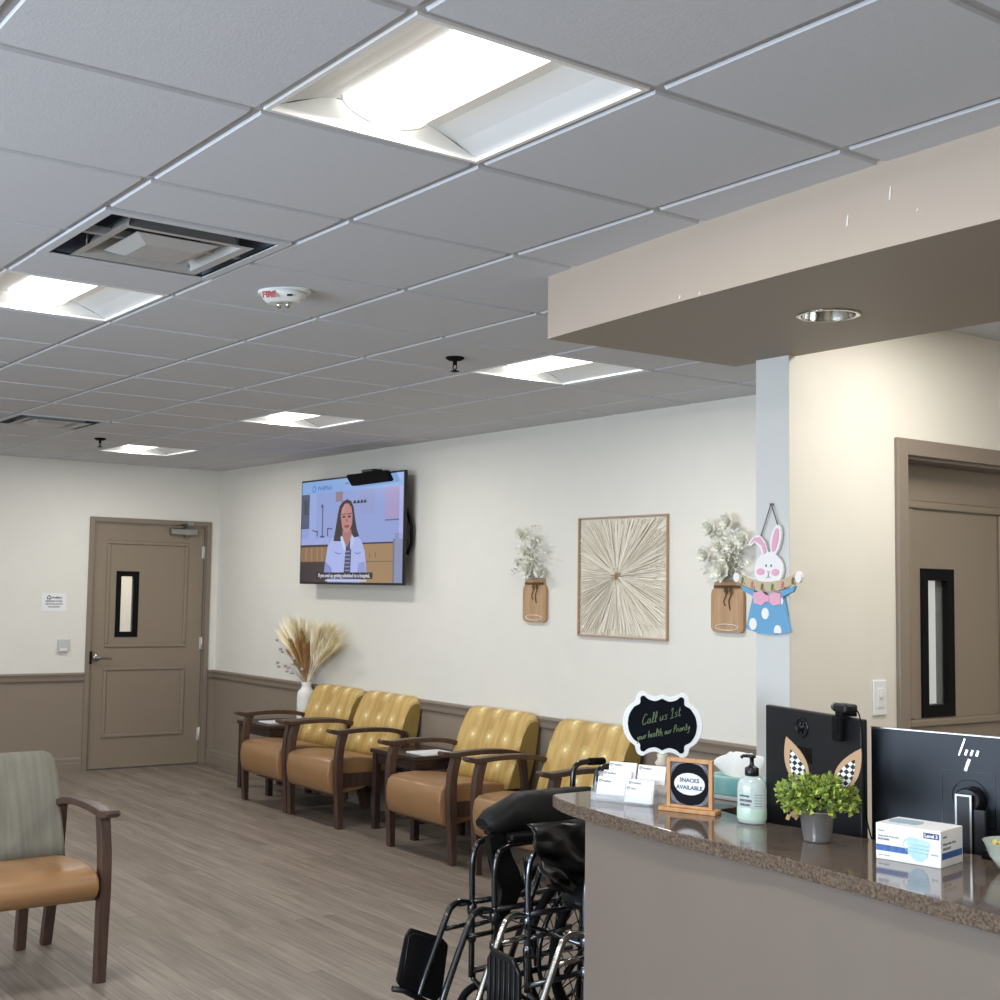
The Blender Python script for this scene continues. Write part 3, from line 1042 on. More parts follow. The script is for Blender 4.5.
def leafy(bm, pts, n, ln, wd, rnd, flat=.35):
    """leaves along a path"""
    P = smooth_path(pts, 6)
    for k in range(n):
        t = (k + .5) / n * (len(P) - 1)
        i = int(t); p = P[i].lerp(P[min(i + 1, len(P) - 1)], t - i)
        d = (P[min(i + 1, len(P) - 1)] - P[max(i - 1, 0)]).normalized()
        s = 1 if k % 2 else -1
        side = Vector((d.z, 0, -d.x)) * s
        ax = (d * rnd.uniform(.3, .9) + side + Vector((0, rnd.uniform(-.8, .3), 0))).normalized()
        sd = ax.cross(Vector((rnd.uniform(-flat, flat), -1, rnd.uniform(-flat, flat)))).normalized()
        L_ = ln * rnd.uniform(.7, 1.2)
        a, b, c, e = p, p + ax * L_ * .5 + sd * wd, p + ax * L_, p + ax * L_ * .5 - sd * wd
        m_ = p + ax * L_ * .5 + Vector((0, .004, 0))
        vm = bm.verts.new(m_); vs = [bm.verts.new(q) for q in (a, b, c, e)]
        for q in range(4):
            bm.faces.new((vm, vs[q], vs[(q + 1) % 4]))


def jar_plaque(label, x, z, flowers, sprigs, k=1.0, seed=1):
    t = thing('jar_plaque', label, 'wall decoration', (x, YB, z), 0, 'wooden jar plaques with white flowers')
    rnd = random.Random(seed)
    bm = bmesh.new()
    o = [(-.085, 0), (.085, 0), (.103, .008), (.111, .026), (.111, .20), (.104, .222), (.088, .236), (.088, .275), (-.088, .275), (-.088, .236), (-.104, .222), (-.111, .20), (-.111, .026), (-.103, .008)]
    plate(bm, o, -.024, 0, bev=.003)
    b = obj('jar_board', bm, TAN_WOOD, t)
    bm = bmesh.new()
    tube(bm, [(px, -.026, pz) for px, pz in ell(0, .028, .078, .016, 28)], .0022, 5, closed=True)
    obj('jar_base_line', bm, PETAL, b)
    bm = bmesh.new()
    for zz in (.236, .241, .246):
        tube(bm, [(-.089, -.022, zz), (-.085, -.027, zz), (.085, -.027, zz), (.089, -.022, zz)], .0028, 6)
    for dx in (-.012, .022):
        tube(bm, smooth_path([(dx, -.03, .24), (dx + .012, -.032, .20), (dx - .004, -.03, .165), (dx + .004, -.028, .14 - .02 * (dx > 0))]), .003, 5)
        tube(bm, smooth_path([(dx, -.03, .24), (dx + .022, -.034, .225), (dx + .02, -.034, .205), (dx, -.031, .222)]), .003, 5)
    obj('twine_bow', bm, TWINE, t)
    for n, (fx, fz, fr) in enumerate(flowers):
        bm = bmesh.new(); blossom(bm, (fx, -.055, fz), fr * 1.25, seed * 50 + n)
        obj('flower', bm, PETAL, t)
    for n, (p, cnt) in enumerate(sprigs):
        bm = bmesh.new()
        path = [(px, -.03 - .02 * q, pz) for q, (px, pz) in enumerate(p)]
        tube(bm, smooth_path(path), .0022, 5)
        leafy(bm, path, cnt, .034, .0085, rnd)
        obj('leaf_sprig', bm, LEAFG, t)
    return t


jar_plaque('tan jar plaque with white flowers, between the television and the sunburst', -4.355, 1.417,
           [(-.005, .33, .055), (-.075, .55, .045), (.01, .37, .04), (.085, .31, .03), (-.11, .37, .03), (.03, .50, .038), (-.04, .44, .04)],
           [([(0, .27), (-.03, .42), (-.06, .56)], 16), ([(.01, .27), (.03, .45), (.045, .60)], 18), ([(.02, .27), (.07, .38), (.09, .52)], 14),
            ([(-.02, .27), (-.08, .38), (-.11, .47)], 12), ([(-.03, .28), (-.09, .32), (-.15, .31)], 8), ([(.03, .28), (.09, .36), (.15, .44)], 10), ([(.03, .28), (.1, .3), (.15, .29)], 7),
            ([(0, .27), (-.01, .44), (-.015, .58)], 16)], seed=3)
jar_plaque('tan jar plaque with white flowers, touching the hanging rabbit sign', -2.787, 1.412,
           [(-.075, .55, .046), (.045, .585, .042), (.15, .485, .044), (-.11, .41, .044), (.01, .33, .06), (.07, .46, .04), (-.01, .45, .042), (.03, .40, .04)],
           [([(0, .27), (-.04, .42), (-.06, .53)], 18), ([(.01, .27), (.03, .45), (.04, .57)], 20), ([(.02, .27), (.09, .40), (.14, .49)], 20),
            ([(-.02, .27), (-.06, .36), (-.10, .42)], 14), ([(-.03, .28), (-.07, .31), (-.12, .34)], 9), ([(.03, .28), (.1, .34), (.17, .38)], 12), ([(.02, .27), (.05, .40), (.10, .54)], 16),
            ([(0, .27), (-.02, .44), (-.03, .56)], 18)], seed=9)

# hanging rabbit sign ------------------------------------------------------------
bn = thing('rabbit_sign', 'hanging painted wooden rabbit in a blue dotted dress on the wall end', 'wall decoration', (-1.112, YW - .004, 1.478))
BW = mat('painted_white', (236, 232, 230), .6); BP = mat('painted_pink', (226, 168, 188), .6); BB = mat('painted_blue', (104, 160, 198), .6)
BT = mat('painted_tan', (196, 178, 144), .7); BG = mat('sign_edge_grey', (112, 106, 104), .7)
bm = bmesh.new()
dress = [(-.105, .015), (-.05, .0), (.02, -.002), (.088, .008), (.066, .09), (.055, .135), (-.072, .135), (-.085, .09)]
plate(bm, dress, -.016, -.004)
obj('dress', bm, BB, bn)
for cx, cz, rx in ((-.018, .07, .016), (-.072, .032, .017), (.036, .012, .016), (.05, .115, .01)):
    bm = bmesh.new()
    plate(bm, [p for p in ell(cx, cz, rx, rx * 1.25, 16) if p[1] > .0], -.018, -.016)
    obj('dot', bm, BW, bn)
bm = bmesh.new()
plate(bm, ell(-.005, .222, .062, .062, 28), -.016, -.004)
plate(bm, ell(.026, .325, .022, .055, 20, -.22), -.0158, -.004)
plate(bm, [(-.028, .262), (-.042, .30), (-.068, .318), (-.085, .305), (-.098, .31), (-.075, .338), (-.045, .345), (-.02, .32), (-.005, .28)], -.0156, -.004)
obj('head', bm, BW, bn)
for nm, o in (('ear_lining', ell(.026, .325, .012, .042, 18, -.22)), ('ear_lining', [(-.022, .275), (-.035, .308), (-.065, .325), (-.085, .314), (-.068, .335), (-.043, .336), (-.022, .312), (-.012, .285)]),
              ('cheek', ell(-.038, .215, .017, .012, 16)), ('cheek', ell(.026, .213, .016, .012, 16)), ('nose', [(-.012, .218), (.004, .218), (-.004, .208)])):
    bm = bmesh.new(); plate(bm, o, -.0185, -.0155)
    obj(nm, bm, BP, bn)
bm = bmesh.new()
for x in (-.014, .008):
    plate(bm, ell(x, .236, .003, .005, 10), -.0185, -.0155)
tube(bm, [(-.004, -.018, .208), (-.004, -.018, .198), (-.012, -.018, .194)], .0012, 5); tube(bm, [(-.004, -.018, .198), (.004, -.018, .194)], .0012, 5)
obj('face_lines', bm, INKG, bn)
for sx in (-1, 1):
    bm = bmesh.new()
    plate(bm, [(sx * .055 - .008, .125), (sx * .11 - .008, .148), (sx * .118 - .008, .168), (sx * .06 - .008, .15)], -.0172, -.006)
    obj('sleeve', bm, BB, bn)
bm = bmesh.new()
up = [(-.14 + .27 * k / 12, .150 + .035 * (2 * k / 12 - 1) ** 2 + .028 + .004 * (k / 12)) for k in range(13)]
dn = [(x * .97, z - .034) for x, z in up][::-1]
plate(bm, up + dn, -.022, -.017)
obj('banner', bm, BT, bn)
bm = bmesh.new()
plate(bm, ell(-.142, .195, .014, .017, 14), -.024, -.012); plate(bm, ell(.128, .197, .013, .02, 14), -.024, -.012)
obj('paws', bm, BW, bn)
bm = bmesh.new()
gm = [mat('letter_green', (96, 128, 78), .6), mat('letter_pink', (196, 110, 120), .6), mat('letter_brown', (120, 92, 70), .6)]
for k in range(6):
    x = -.115 + k * .044
    z = .150 + .035 * ((x + .005) / .135) ** 2 + .012
    plate(bm, [(x - .006, z - .012), (x + .002, z - .013), (x + .007, z + .006), (x, z + .013), (x - .005, z + .004)], -.0235, -.0218, mi=k % 3)
    plate(bm, [(x + .006, z - .016), (x + .012, z - .014), (x + .009, z - .006)], -.0235, -.0218, mi=(k + 1) % 3)
obj('banner_letters', bm, gm, bn)
bm = bmesh.new()
plate(bm, [(-.008, .13), (-.03, .147), (-.068, .142), (-.066, .105), (-.03, .098), (-.008, .115)], -.021, -.016)
plate(bm, [(-.006, .13), (.02, .145), (.052, .14), (.05, .104), (.02, .098), (-.006, .115)], -.021, -.016)
plate(bm, ell(-.007, .122, .01, .012, 12), -.023, -.019)
obj('bow', bm, BP, bn)
bm = bmesh.new()
tube(bm, [(-.045, -.01, .335), (.002, -.012, .447), (.006, -.012, .447), (.034, -.01, .37)], .0022, 5)
obj('wire_hanger', bm, BG, bn)
bm = bmesh.new(); tube(bm, [(.004, -.016, .45), (.004, .002, .452)], .004, 8)
obj('nail', bm, STEEL, bn)


# ------------------------------------------------------------------ armchairs
def make_chair(name, label, fab, side, loc, rz, group, centre_leg=False, sdrop=.0, adz=.0):
    t = thing(name, label, 'chair', loc, rz, group)
    hw = .322
    bm = bmesh.new()
    seat = [(-.30, .474), (-.18, .478), (.0, .462), (.12, .445), (.12, .335), (-.12, .325 - sdrop * .8), (-.29, .316 - sdrop), (-.345, .318 - sdrop), (-.375, .336 - sdrop), (-.392, .37 - sdrop * .7), (-.396, .40 - sdrop * .3), (-.384, .44), (-.355, .466)]
    seat = [(y, z - .012) for y, z in seat]
    A = [bm.verts.new((-.285, y, z)) for y, z in seat]; B = [bm.verts.new((.285, y, z)) for y, z in seat]
    n = len(seat)
    fs = [bm.faces.new(A), bm.faces.new(B[::-1])] + [bm.faces.new((A[i], B[i], B[(i + 1) % n], A[(i + 1) % n])) for i in range(n)]
    bmesh.ops.recalc_face_normals(bm, faces=fs)
    es = list({e for f in fs[:2] for e in f.edges})
    bmesh.ops.bevel(bm, geom=es, offset=.016, segments=3, profile=.5, affect='EDGES')
    o = obj('seat', bm, SEATV, t, smooth=True)
    # backrest: wedge with a broad side panel
    prof = [(.085, .41), (.12, .50), (.165, .62), (.208, .73), (.245, .815), (.268, .845), (.298, .858), (.326, .852), (.338, .832), (.33, .74), (.312, .62), (.28, .50), (.25, .41)]
    bm = bmesh.new()
    w = .318
    n = len(prof)

    def inset(z, x):
        # round the upper corners in front view
        r = .05
        k = max(0, abs(x) - (w - r))
        return (r - math.sqrt(max(r * r - k * k, 0))) if k > 0 and z > .70 else 0.0
    xs = [-w, -w + .006, -w + .018, -w + .05, -w * .5, 0, w * .5, w - .05, w - .018, w - .006, w]
    rows = []
    for x in xs:
        row = []
        for y, z in prof:
            f = max(0, min(1, (z - .70) / .16))
            row.append(bm.verts.new((x, y + (.012 if abs(x) == w else 0) * (1 if y < .2 and z < .83 else 0), z - inset(z, x) * f)))
        rows.append(row)
    for a, b in zip(rows, rows[1:]):
        for i in range(n):
            f = bm.faces.new((a[i], b[i], b[(i + 1) % n], a[(i + 1) % n])); f.smooth = True
    for r_2 in (rows[0], rows[-1]):
        f = bm.faces.new(r_2); f.material_index = 1
    bmesh.ops.recalc_face_normals(bm, faces=bm.faces)
    obj('backrest', bm, [fab, side], t)
    for s in (-1, 1):
        x0, x1 = s * hw - .023, s * hw + .023
        bm = bmesh.new()
        ap = [(p.x, p.y + adz) for p in smooth_path([(-.42, .672, 0), (-.385, .662, 0), (-.33, .656, 0), (-.2, .664, 0), (-.05, .664, 0), (.09, .652, 0), (.20, .624, 0)], 3)]
        sweep_yz(bm, ap, x0 - .006, x1 + .006, [.016, .024, .029] + [.030] * 16, bev=.005)
        obj('armrest', bm, WOOD, t)
        bm = bmesh.new()
        pf = [(p.x, p.y) for p in smooth_path([(-.322, 0, 0), (-.328, .2, 0), (-.336, .38, 0), (-.33, .52, 0), (-.30, .65 + adz, 0)], 4)]
        sweep_yz(bm, pf, x0, x1, [.038 + .016 * min(1, i / 8) for i in range(len(pf))], bev=.004)
        obj('front_leg', bm, WOOD, t)
        bm = bmesh.new()
        pr = [(p.x, p.y) for p in smooth_path([(.325, 0, 0), (.275, .2, 0), (.225, .38, 0), (.205, .52, 0), (.192, .622 + adz, 0)], 4)]
        sweep_yz(bm, pr, x0, x1, [.038 + .012 * min(1, i / 8) for i in range(len(pr))], bev=.004)
        obj('rear_leg', bm, WOOD, t)
    bm = bmesh.new()
    zr = .27 if sdrop > 0 else .325
    box(bm, -hw + .02, -hw + .05, -.31, .24, zr, .36); box(bm, hw - .05, hw - .02, -.31, .24, zr, .36)
    box(bm, -hw + .05, hw - .05, -.25, -.22, (.25 if sdrop > 0 else .325) - sdrop * .8, .345); box(bm, -hw + .05, hw - .05, .20, .235, .25, .40)
    obj('seat_rail', bm, WOOD, t)
    if centre_leg:
        bm = bmesh.new(); sweep_yz(bm, [(.30, 0), (.27, .30)], .175, .22, .045, bev=.004)
        obj('rear_leg', bm, WOOD, t)
    return t


CG = 'mustard and tan armchairs along the back wall'
c0 = make_chair('armchair', 'mustard-backed armchair nearest the far door, beside the vase table', MUST, GUSS, (-6.60, 3.640, 0), 0, CG, sdrop=.085, adz=-.016)
for x, y, lab in ((-5.893, 3.640, 'mustard-backed armchair under the television, left of the second side table'),
                  (-4.605, 3.628, 'mustard-backed armchair just right of the second side table'),
                  (-3.70, 3.612, 'mustard-backed armchair at the right end, behind the folded wheelchairs')):
    dup(c0, (x, y, 0), 0, lab)
make_chair('armchair', 'sage-backed armchair with tan seat in the left foreground', SAGE, SAGE, (-3.529, .413, 0), pi / 2, None, centre_leg=True, sdrop=-.028, adz=.016)


# ------------------------------------------------------------------ side tables
def make_table(label, loc, w, d):
    t = thing('side_table', label, 'table', loc, 0, 'dark side tables between the armchairs')
    bm = bmesh.new(); box(bm, -w / 2, w / 2, -d / 2, d / 2, .505, .533, bev=.004)
    obj('tabletop', bm, TABW, t)
    bm = bmesh.new()
    a, b = w / 2 - .035, d / 2 - .035
    box(bm, -a, a, -b - .01, -b + .01, .44, .505); box(bm, -a, a, b - .01, b + .01, .44, .505)
    box(bm, -a - .01, -a + .01, -b + .01, b - .01, .44, .505); box(bm, a - .01, a + .01, -b + .01, b - .01, .44, .505)
    obj('apron', bm, TABW, t)
    for sx in (-1, 1):
        for sy in (-1, 1):
            bm = bmesh.new(); box(bm, sx * a - .022, sx * a + .022, sy * b - .022, sy * b + .022, 0, .505, bev=.003)
            obj('leg', bm, TABW, t)
    return t


make_table('dark wooden side table holding the white vase, near the far door', (-7.245, 3.745, 0), .54, .42)
make_table('dark wooden side table between the two middle armchairs', (-5.245, 3.735, 0), .53, .44)
tag(obj('magazine', (lambda b: (box(b, -7.30, -7.10, 3.62, 3.86, .5331, .541), b)[1])(bmesh.new()), PAPER), 'white papers lying on the side table under the vase', 'papers')
tag(obj('magazine', (lambda b: (box(b, -5.20, -4.99, 3.60, 3.86, .5331, .541), b)[1])(bmesh.new()), PAPER), 'white papers lying on the side table between middle armchairs', 'papers')

# vase and dried stems --------------------------------------------------------
VX, VY, VZ = -7.04, 3.90, .533
v = thing('vase', 'tall white textured vase of dried stems on the side table', 'vase', (VX, VY, VZ))
bm = bmesh.new()
prof = [(.052, 0), (.066, .006), (.072, .04), (.073, .22), (.066, .255), (.044, .275), (.038, .29), (.041, .325), (.037, .326), (.034, .29), (.028, .25)]
n = 40
rings = []
fine = []
for (r0, z0), (r1, z1) in zip(prof, prof[1:]):
    k = max(1, int(abs(z1 - z0) / .011))
    fine += [(r0 + (r1 - r0) * i / k, z0 + (z1 - z0) * i / k, z0) for i in range(k)]
for q, (r, z, _) in enumerate(fine):
    amp = .0022 if .02 < z < .25 and q < len(fine) - 6 else 0
    rings.append([bm.verts.new(((r + amp * (1 if (j + q) % 4 < 2 else -1)) * cos(2 * pi * j / n), (r + amp * (1 if (j + q) % 4 < 2 else -1)) * sin(2 * pi * j / n), z)) for j in range(n)])
for A, B in zip(rings, rings[1:]):
    for j in range(n):
        f = bm.faces.new((A[j], A[(j + 1) % n], B[(j + 1) % n], B[j])); f.smooth = True
bm.faces.new(rings[0][::-1])
obj('body', bm, mat('white_ceramic', (236, 234, 226), .4), v)

PAMP = mat('cream_pampas', (255, 249, 226), .9, rgb2=(248, 236, 202), island=True)
BRWN = mat('brown_dried_grass', (206, 166, 112), .9, rgb2=(168, 126, 78), island=True)
PODM = mat('grey_pink_pod', (196, 176, 164), .7, rgb2=(150, 148, 148), island=True)


def plume(bm, base, tip, wd, n, rnd, start=.35, droop=.0):
    b, t_ = Vector(base), Vector(tip)
    mid = b.lerp(t_, .5) + Vector((0, 0, (t_ - b).length * .06))
    P = smooth_path([b, mid, t_], 8)
    tube(bm, P, .0022, 4)
    for k in range(n):
        s = start + (1 - start) * rnd.random()
        i = min(int(s * (len(P) - 1)), len(P) - 2)
        p = P[i].lerp(P[i + 1], s * (len(P) - 1) - i)
        d = (P[i + 1] - P[i]).normalized()
        a = rnd.uniform(0, 2 * pi)
        side = Vector((cos(a), sin(a) * .4, rnd.uniform(-.2, .2)))
        env = math.sin(pi * min(1, (s - start) / (1 - start) * .8 + .2))
        L_ = wd * (.5 + env) * rnd.uniform(.6, 1.2)
        e = p + (d * 1.25 + side * .55) * L_
        q = d.cross(side).normalized() * .0016
        m_ = p.lerp(e, .5) + side * L_ * .08
        vs = [bm.verts.new(x) for x in (p - q, p + q, m_ + q * 1.3, e, m_ - q * 1.3)]
        bm.faces.new(vs)


rnd = random.Random(5)
mouth = (VX, VY, VZ + .30)
bq = thing('dried_bouquet', 'cream pampas, brown grass and podded stems fanned out of the white vase', 'dried flowers', (VX, VY, VZ + .30))
for dx, dz in ((-.35, .42), (-.30, .47), (-.24, .49), (-.17, .50), (-.10, .50), (-.03, .46), (.20, .44), (.27, .49), (.34, .51), (.42, .51), (.47, .45), (.46, .37), (.38, .31), (.30, .36)):
    bm = bmesh.new()
    plume(bm, mouth, (VX + dx * .95, VY - .03 + rnd.uniform(-.03, .02), VZ + .33 + dz * .79), .12, 120, rnd, .40)
    obj('pampas_stem', bm, PAMP, bq, world=True)
for k in range(13):
    dx = -.16 + k * .022
    bm = bmesh.new()
    plume(bm, mouth, (VX + dx, VY - .06 + rnd.uniform(-.03, .01), VZ + .33 + rnd.uniform(.20, .40)), .055, 70, rnd, .15)
    obj('grass_stem', bm, BRWN, bq, world=True)
for dx, dz in ((-.36, .31), (-.30, .24), (-.27, .22), (-.34, .13), (-.32, .10), (-.22, .11), (-.19, .07), (-.10, .13), (-.09, .17), (-.17, .10), (-.12, .06), (.04, .10)):
    bm = bmesh.new()
    tip = (VX + dx * 1.05, VY - .07, VZ + .33 + dz)
    tube(bm, smooth_path([mouth, ((mouth[0] + tip[0]) / 2, VY - .04, VZ + .33 + dz * .7), tip]), .0016, 4)
    sphere(bm, tip, .015, 1.5, .8, .8, 8, 6)
    obj('pod_stem', bm, PODM, bq, world=True)


# ------------------------------------------------------------------ wheelchairs (folded, facing the room)
def make_wheelchair(label, loc, w, tubem, hangm, cane_top, ridge, plates, rz=0.0):
    t = thing('wheelchair', label, 'wheelchair', loc, rz, None)
    r = .0112
    for s in (-1, 1):
        x = s * w / 2
        bm = bmesh.new()
        tube(bm, smooth_path([(x, 0, .22), (x, 0, .48), (x, -.002, .60), (x, .012, .675), (x, .05, .70), (x, .12, .705), (x, .34, .705), (x, .40, .68), (x, .405, .5)], 4), r, 8)
        tube(bm, [(x, -.06, .485), (x, .48, .485)], r, 8); tube(bm, [(x, 0, .24), (x, .48, .26)], r, 8)
        tube(bm, [(x, .40, .12), (x, .42, .5)], r, 8)
        tube(bm, [(x, .0, .40), (x, .2, .42)], r * .8, 6)
        sphere(bm, (x, 0, .46), .02, 1, 1, 1.6); sphere(bm, (x, 0, .36), .018, 1, 1, 1.4)
        obj('side_frame', bm, tubem, t)
        bm = bmesh.new(); box(bm, x - .022, x + .022, .06, .33, .715, .745, bev=.01)
        obj('arm_pad', bm, VINYLB, t)
        bm = bmesh.new()
        tube(bm, smooth_path([(x, .40, .30), (x, .45, .60), (x, .475, .80), (x, .482, cane_top - .03), (x, .50, cane_top), (x, .54, cane_top + .008), (x, .62, cane_top + .006)], 4), r, 8)
        cane = obj('back_cane', bm, tubem, t)
        bm = bmesh.new(); tube(bm, [(x, .56, cane_top + .008), (x, .64, cane_top + .006)], .0145, 8)
        obj('push_handle', bm, BLACKM, cane)
        # leg rest hanger with footplate
        hm = hangm
        bm = bmesh.new()
        tube(bm, smooth_path([(x, .01, .475), (x, -.05, .492), (x, -.09, .480), (x, -.115, .445), (x, -.20, .26), (x, -.235, .17)], 4), r * 1.05, 8)
        tube(bm, [(x, .0, .41), (x, -.12, .405)], r * .8, 6)
        tube(bm, [(x, -.235, .17), (x, -.245, .14)], r * .7, 6)
        hg = obj('leg_rest', bm, hm, t)
        kind = plates[0 if s < 0 else 1]
        bm = bmesh.new()
        if kind == 'up':      # swung-up ribbed plate standing beside the hanger
            px = x - .018
            o = [(-.285, .40), (-.265, .425), (-.13, .375), (-.10, .345), (-.125, .175), (-.15, .155), (-.30, .225), (-.32, .25)]
            A = [bm.verts.new((px, y, z)) for y, z in o]; B = [bm.verts.new((px + .016, y, z)) for y, z in o]
            q = len(o)
            fs = [bm.faces.new(A), bm.faces.new(B[::-1])] + [bm.faces.new((A[i], B[i], B[(i + 1) % q], A[(i + 1) % q])) for i in range(q)]
            bmesh.ops.recalc_face_normals(bm, faces=fs)
            bmesh.ops.bevel(bm, geom=list({e for f in fs for e in f.edges}), offset=.004, segments=2, affect='EDGES')
            tube(bm, [(px + .017, y, z) for y, z in ((-.275, .40), (-.255, .405), (-.14, .362), (-.12, .335))], .003, 5)
            tube(bm, [(px + .017, y, z) for y, z in ((-.275, .40), (-.30, .24))], .003, 5)
            tube(bm, [(px, -.33, .225), (px + .01, -.29, .215), (px + .03, -.21, .17)], .011, 6)
        elif kind == 'face':  # plate facing forward
            o = [(-.07, .41), (.04, .40), (.075, .36), (.075, .14), (.06, .12), (-.085, .12), (-.095, .15), (-.095, .37)]
            plate(bm, [(x + .12 + a, b) for a, b in o], -.20, -.184, bev=.004)
            tube(bm, [(x, -.16, .36), (x + .06, -.186, .36)], .009, 6)
            for k in range(6):
                tube(bm, [(x + .045 + k * .026, -.203, .385), (x + .045 + k * .026, -.203, .14)], .003, 5)
        else:                 # flat plate reaching inwards
            box(bm, x - .01, x + .10, -.27, -.13, .125, .14, bev=.005)
            tube(bm, [(x, -.26, .15), (x + .10, -.26, .15)], .008, 6)
        obj('footplate', bm, BLACK, hg)
        # wheels
        for nm, cy, cz, R_, wd in (('rear_wheel', .42, .30, .285, .016), ('caster', .03, .10, .085, .014)):
            bm = bmesh.new()
            xx = x + s * (.02 if nm == 'rear_wheel' else 0)
            ringp = [(xx, cy + R_ * cos(2 * pi * k / 32), cz + R_ * sin(2 * pi * k / 32)) for k in range(32)]
            tube(bm, ringp, wd, 8, closed=True)
            wh = obj(nm, bm, BLACKM, t)
            bm = bmesh.new()
            for k in range(16 if nm == 'rear_wheel' else 5):
                a = 2 * pi * k / (16 if nm == 'rear_wheel' else 5)
                tube(bm, [(xx, cy, cz), (xx, cy + (R_ - .01) * cos(a), cz + (R_ - .01) * sin(a))], .0025 if nm == 'rear_wheel' else .008, 5)
            tube(bm, [(xx - .022, cy, cz), (xx + .022, cy, cz)], .022, 10)
            obj('spokes', bm, BLKMET if nm == 'rear_wheel' else BLACK, wh)
            if nm == 'rear_wheel':
                bm = bmesh.new()
                tube(bm, [(xx + s * .022, cy + .25 * cos(2 * pi * k / 32), cz + .25 * sin(2 * pi * k / 32)) for k in range(32)], .009, 8, closed=True)
                obj('hand_rim', bm, BLKMET, wh)
            else:
                bm = bmesh.new(); tube(bm, [(xx + .025, cy, cz), (xx + .025, cy - .01, cz + .09), (xx, cy - .02, cz + .11), (xx, cy - .02, .24)], .011, 6)
                obj('fork', bm, tubem, wh)
    bm = bmesh.new()
    h = w / 2
    tube(bm, [(-h, .18, .26), (h, .22, .62)], .012, 8); tube(bm, [(h, .20, .26), (-h, .24, .62)], .012, 8)
    tube(bm, [(-h, .02, .44), (h, .02, .44)], .008, 6)
    obj('cross_brace', bm, tubem, t)
    # pinched-up seat sling running front to back
    y0, y1, ztop0, ztop1, zb, half = ridge
    rr = random.Random(int(abs(loc[0]) * 100))
    bm = bmesh.new()
    NY, prev = 14, None
    shape = [(-1.0, 0), (-1.12, .25), (-1.05, .55), (-.8, .85), (-.3, 1.0), (.3, 1.0), (.8, .85), (1.05, .55), (1.12, .25), (1.0, 0)]
    for i in range(NY + 1):
        u = i / NY
        y = y0 + (y1 - y0) * u
        zt = ztop0 + (ztop1 - ztop0) * min(1, u * 3.2) ** .7
        zlow = zb + (.03 if i == 0 else 0) + .012 * sin(u * 9)
        row = []
        for k, (a, b) in enumerate(shape):
            row.append(bm.verts.new((half * a * (.55 if i == 0 else 1) + rr.uniform(-.006, .006), y + rr.uniform(-.004, .004), zlow + (zt - zlow) * b + (rr.uniform(-.004, .004)))))
        if prev:
            for k in range(len(shape) - 1):
                f = bm.faces.new((prev[k], prev[k + 1], row[k + 1], row[k])); f.smooth = True
            f = bm.faces.new((prev[-1], prev[0], row[0], row[-1])); f.smooth = True
        else:
            bm.faces.new(row[::-1])
        prev = row
    bm.faces.new(prev)
    bmesh.ops.recalc_face_normals(bm, faces=bm.faces)
    obj('folded_seat', bm, VINYLB, t)
    return t


GUN = mat('gunmetal_tube', (112, 118, 128), 0.2, metal=1)
wa = make_wheelchair('folded black-framed wheelchair with a swung-up footplate, left of the parked pair', (-1.833, 1.622, 0), .13, BLKMET, BLKMET, .945, (-.01, .50, .795, .872, .735, .055), ('up', 'flat'))
wb = make_wheelchair('half-folded wheelchair with chrome leg rests beside the desk end', (-1.507, 1.68, 0), .295, GUN, CHROME, .80, (.06, .42, .56, .62, .52, .06), ('face', 'flat'))
# crinkled black skirt of the middle one, hanging in folds
bm = bmesh.new()
NX_, NZ_ = 18, 14
g = []
for i in range(NX_ + 1):
    row = []
    for k in range(NZ_ + 1):
        u, vv = i / NX_, k / NZ_
        y = -.05 + .36 * u
        zlo = .60 - .10 * (1 - abs(2 * u - 1.1)) + .05 * u
        z = .805 - (.805 - zlo) * vv
        fold = 1.5 * (.034 * abs(sin(5.5 * vv - 4 * u + 1.2 * sin(5 * u))) + .020 * abs(sin(9 * vv + 6 * u)) + .008 * sin(23 * vv - 9 * u)) * vv ** .7
        row.append(bm.verts.new((-.10 + fold + .03 * vv, y + .02 * vv + .012 * sin(14 * vv + 3 * u), z)))
    g.append(row)
for i in range(NX_):
    for k in range(NZ_):
        f = bm.faces.new((g[i][k], g[i + 1][k], g[i + 1][k + 1], g[i][k + 1])); f.smooth = True
o = obj('skirt_guard', bm, mat('creased_black_leatherette', (10, 10, 11), .3), wb)
sol = o.modifiers.new('solid', 'SOLIDIFY'); sol.thickness = .004
# hanging strap of the left one
bm = bmesh.new()
for i in range(8):
    pass
sweep = [(.02, .74), (.05, .64), (.09, .54), (.03, .44)]
sweep_yz(bm, [(p.x, p.y) for p in smooth_path([(a, b, 0) for a, b in sweep], 4)], .02, .05, [.07, .075, .08, .085, .09, .095, .1, .095, .09, .08, .06, .05, .04])
obj('hanging_strap', bm, VINYLB, wa)

# ------------------------------------------------------------------ reception desk
desk = thing('reception_desk', 'taupe-panelled reception desk in the right foreground', 'desk', (0, 1.7, 0))
bm = bmesh.new()
df = [(-1.168, 1.50), (-1.073, 1.488), (-.832, 1.462), (-.674, 1.447), (-.465, 1.432), (-.25, 1.41), (0, 1.388), (.32, 1.345), (.9, 1.28), (1.6, 1.21)]
slab(bm, df + [(1.6, 1.36), (.32, 1.50), (-.25, 1.56), (-.832, 1.62), (-1.04, 1.66), (-1.04, 2.31), (-1.168, 2.31)], 0, .908)
DESKM = mat('desk_panel_taupe', (121, 110, 100), .5, noise=.03, scale=5)
obj('panel', bm, DESKM, desk, world=True)
bm = bmesh.new(); slab(bm, [(-1.03, 1.90), (-.4, 1.90), (1.6, 1.75), (1.6, 2.62), (-1.03, 2.62)], .72, .75)
obj('work_surface', bm, mat('desk_laminate', (120, 106, 94), .4), desk, world=True)
ct = thing('countertop', 'brown speckled stone countertop on the reception desk', 'countertop', (0, 1.7, .91))
